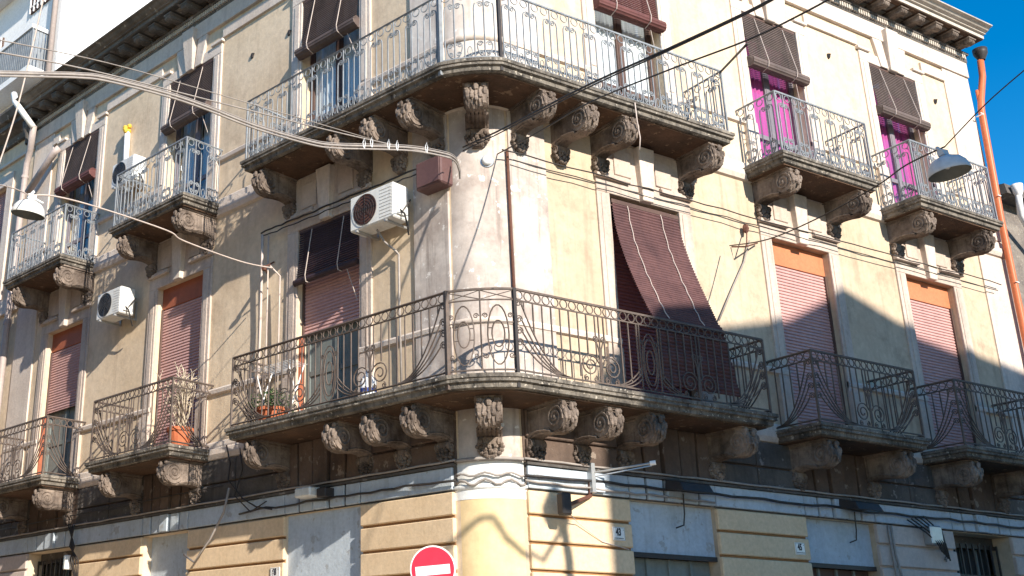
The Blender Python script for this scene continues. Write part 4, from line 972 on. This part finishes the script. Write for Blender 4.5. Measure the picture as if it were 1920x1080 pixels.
a_, b_ = onR(1112, 886, .12), onR(1222, 868, .62)
MB().tube([a_, b_], .014, 6).obj('rod', 'galvanised', tb); MB().tube([a_+Vector((0, 0, -.05)), b_+Vector((0, 0, -.03))], .009, 5).obj('rod', 'galvanised', tb)
MB().tube([b_-(b_-a_).normalized()*.02, b_+(b_-a_).normalized()*.05], .03, 8).obj('cap', 'tube_white', tb)
MB().box(a_.x-.04, a_.x+.02, -.14, 0, 3.66, 4.02).obj('plate', 'galvanised', tb)
MB().box(a_.x+.02, a_.x+.20, -.10, -.055, 3.68, 3.86).obj('box', 'blue_paint', tb)
cm = thing('security_camera', 'dark wall camera on a brown arm over the ochre pilaster', 'camera')
c0 = onR(1058, 945, .30); c1 = onR(1107, 930, .08)
MB().tube([c1+Vector((.02, 0, .25)), c1, c0+Vector((.08, 0, 0))], .026, 6).obj('arm', 'rusty', cm)
MB().box(c0.x-.07, c0.x+.07, c0.y-.07, c0.y+.06, c0.z-.13, c0.z+.13).obj('housing', 'iron_black', cm, bevel=.02)
tag(MB().tube([onR(1065, 960, .25), onR(1085, 980, .1), onR(1130, 1015, .07), onR(1180, 1030, .07)], .006, 4).obj('thin_wire', 'cord_pale'), 'thin pale wire sagging from the wall camera across the ochre pilaster', 'wire')
mb_ = thing('meter_box', 'grey electric box hanging in a tangle of cables at the sunlit end', 'box')
MB().box(8.02, 8.30, -.20, -.05, 3.38, 3.66).obj('casing', 'galvanised', mb_, bevel=.02)
for k in range(5):
    MB().tube([PR(7.6+.1*k, .12, 3.72+.02*k), PR(7.95+.05*k, .16, 3.55+.03*k), PR(8.12+.05*k, .2, 3.40), PR(8.25+.04*k, .17, 3.28-.03*k), PR(8.4, .12, 3.4+.05*k)], .012, 5).obj('cable_loop', 'cable_black', mb_)
mc = thing('cable_tangle', 'tangle of black cables with a small pale box beside the dark gateway', 'cables')
for k in range(4):
    MB().tube([onL(128+4*k, 985, .12), onL(140-3*k, 1025, .16), onL(132+5*k, 1050, .14), onL(140+2*k, 1085, .12)], .013, 5).obj('cable', 'cable_black', mc)
q = onL(128, 1055, .12); MB().box(q.x-.07, q.x+.07, q.y-.05, q.y+.05, q.z-.12, q.z+.12).obj('box', 'ac_white', mc, bevel=.01)
for k, (x, s) in enumerate(((7.15, 0), (7.22, 1))):
    tag(MB().tube([PR(x, .10, 3.62), PR(x+.02, .09, 3.2), PR(x+.06*s+.05, .09, 2.8), PR(x+.04, .09, 1.5)], .018, 5).obj('riser_cable', 'cable_grey', smooth=True), ('grey riser cable on the edge of the pale pilaster at the sunlit end', 'second grey riser cable beside the first on the pale pilaster')[k], 'cable')

# ---- house numbers
def text_mesh(txt, size, mt):
    cu = bpy.data.curves.new('text', 'FONT'); cu.body = txt; cu.size = size; cu.align_x = 'CENTER'; cu.align_y = 'CENTER'; cu.extrude = .0015; cu.offset = .004*size/.1
    ob = bpy.data.objects.new('text', cu); COL.objects.link(ob); bpy.context.view_layer.update()
    me = bpy.data.meshes.new_from_object(ob.evaluated_get(bpy.context.evaluated_depsgraph_get())); bpy.data.objects.remove(ob)
    me.materials.clear(); me.materials.append(M[mt]); return me
def number_plate(f, s, z, txt, label, w=.20, h=.165, plate=True):
    xc = SG[f]*s; root = thing('house_number', label, 'number plate', (0, 0, 0), RZ[f])
    if plate:
        MB().box(xc-w/2, xc+w/2, -.068, -.054, z-h/2, z+h/2).obj('plate', 'plate_white', root, bevel=.004)
        b = MB(); e = .008
        for a in ((xc-w/2+e, xc+w/2-e, z+h/2-e-.003, z+h/2-e), (xc-w/2+e, xc+w/2-e, z-h/2+e, z-h/2+e+.003), (xc-w/2+e, xc-w/2+e+.003, z-h/2+e, z+h/2-e), (xc+w/2-e-.003, xc+w/2-e, z-h/2+e, z+h/2-e)): b.box(a[0], a[1], -.0695, -.067, a[2], a[3])
        rr = random.Random(len(txt)+int(s*10)); x = xc-w*.38
        while x < xc+w*.36:
            ww = rr.uniform(.004, .011); b.box(x, x+ww, -.0695, -.067, z-h*.36, z-h*.36+.011); x += ww+.005
        b.obj('border', 'ink', root)
    t = put('numerals', text_mesh(txt, .105 if plate else .09, 'ink'), root, (xc-.01, -.0695, z+.018)); t.rotation_euler = (rad(90), 0, 0); t.scale = (.8, 1.15, 1)
    if plate: MB().box(xc+w*.33, xc+w*.38, -.0695, -.067, z+.045, z+.055).obj('dot', 'ink', root)
number_plate('R', 1.89, 3.19, '43', 'white tile house number 43 on the ochre pilaster')
number_plate('R', 5.20, 3.18, '45', 'white tile house number 45 on the second ochre pilaster')
number_plate('R', 8.48, 3.17, '47', 'dark painted house number 47 on the pale pilaster', plate=False)
number_plate('L', 3.80, 2.86, '68', 'white tile house number 68 on the shaded ochre pilaster')

# ---- no-entry sign
sg = thing('road_sign', 'round red and white no-entry sign on a pole by the rounded corner', 'road sign')
sc = at(812, 1067, 11.9); d = (CAM-sc); d.z = 0; d.normalize(); d = (d+Vector((-.25, 0, 0))).normalized()
b = MB(); disc(b, sc-d*.004, d, .252, .25, .008, 40); b.obj('rim', 'sign_white', sg)
b = MB(); disc(b, sc+d*.0042, d, .235, .235, .003, 40); b.obj('red_disc', 'sign_red', sg)
u = d.cross(Vector((0, 0, 1))).normalized()*-1; b = MB(); w = Vector((0, 0, 1)); ro_ = rad(4); uu = u*math.cos(ro_)+w*math.sin(ro_); ww = w*math.cos(ro_)-u*math.sin(ro_)
o_ = sc+d*.0085-ww*.012
b.hexa([o_-uu*.19-ww*.05, o_+uu*.19-ww*.05, o_+uu*.19+ww*.05, o_-uu*.19+ww*.05], [o_-uu*.19-ww*.05+d*.002, o_+uu*.19-ww*.05+d*.002, o_+uu*.19+ww*.05+d*.002, o_-uu*.19+ww*.05+d*.002]); b.obj('white_bar', 'sign_white', sg)
b = MB(); b.tube([(sc.x-d.x*.035, sc.y-d.y*.035, .13), (sc.x-d.x*.035, sc.y-d.y*.035, sc.z+.12)], .03, 10); b.obj('pole', 'galvanised', sg, smooth=True)

# ---- potted plants and things left on the balconies
def pot(c, r0, r1, h, label, mt, kind):
    root = thing('potted_plant', label, 'plant', c)
    MB().lathe([(.001, 0), (r0, 0), (r1*.96, h*.82), (r1*1.06, h*.83), (r1*1.06, h), (r1*.92, h), (r1*.9, h*.9), (.001, h*.88)], (0, 0, 0), 18).obj('pot', mt, root, smooth=False)
    rr = random.Random(int(r1*1000)); b = MB()
    if kind == 'dry':
        for k in range(46):
            a = rr.uniform(0, 6.28); t = rr.uniform(.05, .42); p = Vector((rr.uniform(-.06, .06), rr.uniform(-.06, .06), h*.88)); pts = [p]; l = rr.uniform(.5, 1.0)
            for q in range(4):
                p = p+Vector((math.cos(a)*t*.25+rr.uniform(-.03, .03), math.sin(a)*t*.25+rr.uniform(-.03, .03), .25))*l; pts.append(p)
                if q > 0:
                    for _ in range(2): b.tube([p, p+Vector((rr.uniform(-.09, .09), rr.uniform(-.09, .09), rr.uniform(.03, .14)))], .0055, 3)
            b.tube(pts, [.009, .008, .007, .006, .005], 3)
        b.obj('dry_stems', 'twig_pale', root)
    else:
        for k in range(420):
            a = rr.uniform(0, 6.28); rad_ = rr.uniform(0, r1*1.5); z = h+rr.uniform(-.05, .30)*(1-.4*rad_/(r1*1.5)); p = Vector((math.cos(a)*rad_, math.sin(a)*rad_, z))
            dd = Vector((rr.uniform(-1, 1), rr.uniform(-1, 1), rr.uniform(-.2, 1))).normalized()*rr.uniform(.03, .06); e = dd.orthogonal().normalized()*.014
            b.add([p-dd, p+e, p+dd, p-e], [(0, 1, 2, 3)])
        b.obj('leaves', 'leaf_green', root)
    return root
pot(PL(5.72, .42, Z1), .13, .20, .32, 'orange pot of tall dry stems on the small lower balcony of the shaded front', 'terracotta', 'dry')
pot(PL(3.52, .42, Z1), .15, .24, .26, 'low terracotta pot of green leaves on the lower corner balcony', 'terracotta', 'green')
rk = thing('drying_rack', 'white folding clothes rack on the lower corner balcony beside the green plant', 'rack', rz=TH)
b = MB()
for x in (-3.75, -3.05):
    b.tube([(x, -.25, Z1), (x, -.55, Z1+.85)], .010, 5); b.tube([(x, -.55, Z1), (x, -.25, Z1+.85)], .010, 5)
for k in range(7): b.tube([(-3.8, -.22-.055*k, Z1+.86), (-3.0, -.22-.055*k, Z1+.86)], .005, 4)
b.obj('frame', 'tube_white', rk)
ct = thing('water_canister', 'white plastic canister with blue label on the lower corner balcony', 'canister', PL(1.62, .40, Z1))
MB().lathe([(.001, 0), (.10, 0), (.11, .03), (.11, .32), (.06, .40), (.035, .42), (.035, .47), (.001, .47)], (0, 0, 0), 16).obj('bottle', 'tube_white', ct, smooth=True)
MB().lathe([(.112, .17), (.112, .22)], (0, 0, 0), 16).obj('label_band', 'plastic_blue', ct, smooth=True)
tag(MB().box(-.95, -.78, -.45, -.30, Z2, Z2+.18).obj('plastic_crate', 'plastic_blue', rz=TH, bevel=.01), 'small blue plastic box on the upper corner balcony floor', 'box')
tag(MB().box(-1.9, -1.1, -.34, -.12, Z2, Z2+.30).obj('storage_chest', 'ac_white', rz=TH, bevel=.02), 'low white chest on the upper corner balcony against the wall', 'chest')

# ================================================================= NEIGHBOURS
# house that carries on the shaded front to the left
H = thing('adjoining_house', 'cream house continuing the shaded front beyond the grey drainpipe', 'building', rz=TH)
wall_with_holes(-26, -12.36, 0, 13.1, [(-14.75, -13.45, 4.82, 7.87), (-14.75, -13.45, 8.93, 11.9), (-18.5, -17.2, 4.82, 7.87), (-18.5, -17.2, 8.93, 11.9)]).obj('wall', 'plaster', H)
for x in (-14.75, -18.5):
    for z0, z1 in ((4.82, 7.87), (8.93, 11.9)):
        w = slats(x, x+1.3, z0, z1, .12).obj('window_shutter', 'shutter_pink', H)
        b = MB(); b.box(x-.26, x, -.05, .01, z0+.1, z1); b.box(x+1.3, x+1.56, -.05, .01, z0+.1, z1); b.box(x-.26, x+1.56, -.05, .01, z1, z1+.25); b.obj('door_surround', 'stone_pale', H)
for z0, z1, o in ((4.62, 4.92, .07), (8.71, 9.04, .07), (12.4, 12.47, .06), (3.64, 3.95, .06)): MB().box(-26, -12.36, -o, .005, z0, z1).obj('string_course', 'stone_pale' if z0 > 4 else 'blue_paint', H)
MB().prism([(0, 12.85), (-.08, 12.85), (-.1, 13.0), (-.30, 13.08), (-.34, 13.08), (-.34, 13.2), (-.42, 13.22), (-.5, 13.36), (-.5, 13.42), (0, 13.5)], lambda q, t: (t, q[0], q[1]), -26, -12.37).obj('cornice', 'dark_cornice', H)
MB().box(-26, -12.36, 9.9, 10, 0, 13.1).obj('rear_wall', 'plaster', H)
MB().box(-26, -12.36, 0.02, 10, 13.06, 13.12).obj('roof', 'paving', H)
# tall white apartment block behind it
Wb = thing('apartment_block', 'tall white modern apartment block rising behind the dark cornice', 'building', rz=TH)
X1 = -13.05
MB().box(X1-14, X1, .62, 13, 0, 26).obj('wall', 'white_block', Wb)
for k, z in enumerate((15.02, 18.3, 21.6)):
    bl = MB().box(X1-9, X1-.36, .10, .619, z-.16, z).obj('balcony', 'white_block', Wb)
    b = MB(); x = X1-9
    while x < X1-.36: b.box(x, x+.07, .12, .14, z+.02, z+1.0); x += .10
    y = .14
    while y < .6: b.box(X1-.40, X1-.38, y, y+.06, z+.02, z+1.0); y += .09
    b.obj('parapet_slats', 'iron_pale', bl)['kind'] = 'stuff'
    MB().box(X1-9.05, X1-.34, .09, .16, z+1.0, z+1.10).obj('handrail', 'white_block', bl)
    MB().box(X1-.41, X1-.34, .161, .619, z+1.0, z+1.10).obj('handrail', 'white_block', bl)
    for q in range(3):
        zz = z-1.15 if q == 0 else z+.1; x0 = X1-1.55-q*2.6; x1 = X1-.35-q*2.6
        w = MB().box(x0, x1, .58, .619, zz, zz+(.92 if q == 0 else 2.0)).obj('window', 'brown_wood', Wb); b = MB()
        for j in range(7): b.box(x0+j*.19-.012, x0+j*.19+.012, .55, .578, zz, zz+(.92 if q == 0 else 2.0))
        for j in range(3): b.box(x0, x1, .552, .576, zz+.15+j*.3, zz+.175+j*.3)
        b.obj('grille', 'white_block', w)
MB().tube([(X1-.14, .52, 13), (X1-.14, .52, 26)], .07, 8).obj('downpipe', 'pvc_grey', Wb, smooth=True)
# low stone house at the sunlit end
S_ = thing('stone_house', 'low dark rubble stone house beyond the orange drainpipe', 'building')
MB().box(12.10, 20, .35, 8, 0, 10.2).obj('wall', 'rubble', S_)
MB().hexa([(12.5,.0,10.2),(20,.0,10.2),(20,8,10.2),(12.5,8,10.2)], [(12.55,.05,10.42),(20,.05,10.42),(20,8,11.5),(12.55,8,11.5)]).obj('roof_eave', 'stone_dark', S_)
wp = thing('gutter_pipe', 'white gutter pipe on the dark stone house', 'pipe')
MB().tube([PR(12.72, .08, 10.22), PR(12.72, .06, 9.95), PR(12.8, .0, 9.8), PR(13.4, -.1, 9.3), PR(14.2, -.2, 8.7)], .06, 8).obj('pipe', 'tube_white', wp, smooth=True)
MB().lathe([(.06, -.12), (.09, -.05), (.11, .1), (.09, .1)], PR(12.72, .08, 10.27), 12).obj('funnel', 'tube_white', wp, smooth=True)
# house across the street whose roof line shades the lower right of the sunlit front
T = 18.0; k_ = .47
O_ = thing('opposite_house', 'gabled plastered house across the street from the sunlit front', 'building')
prof = [(1.75, 0), (1.75, 5.15), (2.35, 5.78), (4.3, 6.27), (5.3, 6.50), (5.9, 6.72), (7.1, 7.33), (8.34, 6.98), (11.8, 6.54), (16, 6.2), (24, 6.2), (24, 0)]
pts = [(x-.045*T, (z+k_*T) if z > 0 else 0) for x, z in prof]
MB().prism(pts, lambda q, t: (q[0], t, q[1]), -T, -T-9).obj('wall', 'far_wall', O_)
for fl in range(4):
    for j in range(5):
        x = 4.0+j*4; z = 1.0+fl*3.3
        w = MB().box(x, x+1.1, -T, -T+.06, z, z+2.0).obj('window', 'green_door', O_); MB().box(x-.1, x+1.2, -T, -T+.12, z-.12, z).obj('sill', 'stone_pale', w)

lp = thing('shadow_lamp_post', 'unseen lamp post with curled arm, added to cast shadows by the rounded corner', 'lamp post')  # unseen post added and shaped to cast the blob and hook shadows
def shade_pt(px, py, y=-9.0):
    P = onR(px, py, -.05); t = (P.y-y)/1.0; return Vector((P.x-.045*t, y, P.z+k_*t))
h1 = shade_pt(1030, 945); f1 = shade_pt(1058, 1060)
MB().tube([(f1.x, -9, .05), (f1.x, -9, f1.z), (h1.x+.08, -9, h1.z)], [.09, .075, .06], 8).obj('pole', 'iron_black', lp, smooth=True)
MB().lathe([(.05, .05), (.10, .0), (.22, -.22), (.20, -.36), (.06, -.42)], (h1.x+.02, -9, h1.z+.1), 14).obj('lamp_head', 'iron_black', lp, smooth=True)
MB().tube([shade_pt(*q) for q in ((1045, 1000), (1010, 1060), (975, 1040), (950, 1010), (940, 985), (930, 962), (915, 955), (895, 965), (872, 990))], .035, 6).obj('curled_arm', 'iron_black', lp, smooth=True)
for k, P in enumerate((onR(1552, 105), onR(1752, 190), onL(542, 62, .0), onL(473, 105, .0))):
    b = MB(); b.lump((P.x, P.y, P.z), (.035, .05, .06)); b.lump((P.x, P.y-.02, P.z+.02), (.02, .05, .02)); b.obj('tie_rod_end', 'iron_black', B)
# unseen house across the shaded street, added to block low sky light
W2 = thing('sky_block_house', 'unseen cream house added across the narrow street to block sky light', 'building', rz=TH)
wall_with_holes(-34, 0.5, 0, 12.5, [(-x-1.2, -x, z, z+2.2) for x in (2, 6, 10, 14, 18, 22) for z in (1.0, 4.8, 8.8)], y=0, depth=.25).obj('wall', 'far_wall', W2)
MB().box(-34, .5, .25, 9, 0, 12.5).obj('core', 'far_wall', W2)
W2.location = nL*9.2; W2.rotation_euler = (0, 0, TH+math.pi)
W2.location = nL*9.2+dL*(-1.0)+dL*0
for o in W2.children: o.location.x = 34-.5
# ---- group alike things
names = {'blind': 'slat blinds over the balcony doors', 'curtain': 'curtains behind the upper balcony doors', 'air conditioner': 'air conditioners on the shaded front', 'cable': 'cables on and around the building',
         'number plate': 'house numbers on the pilasters', 'plant': 'potted plants on the lower balconies', 'lamp': 'lamps on and around the building', 'conduit': 'pale conduits on the shaded plaster', 'drainpipe': 'drainpipes at the ends of the building', 'anchor': 'wire anchors on the walls'}
for o in list(bpy.data.objects):
    if o.parent is None and o.get('category') in names and 'group' not in o: o['group'] = names[o['category']]
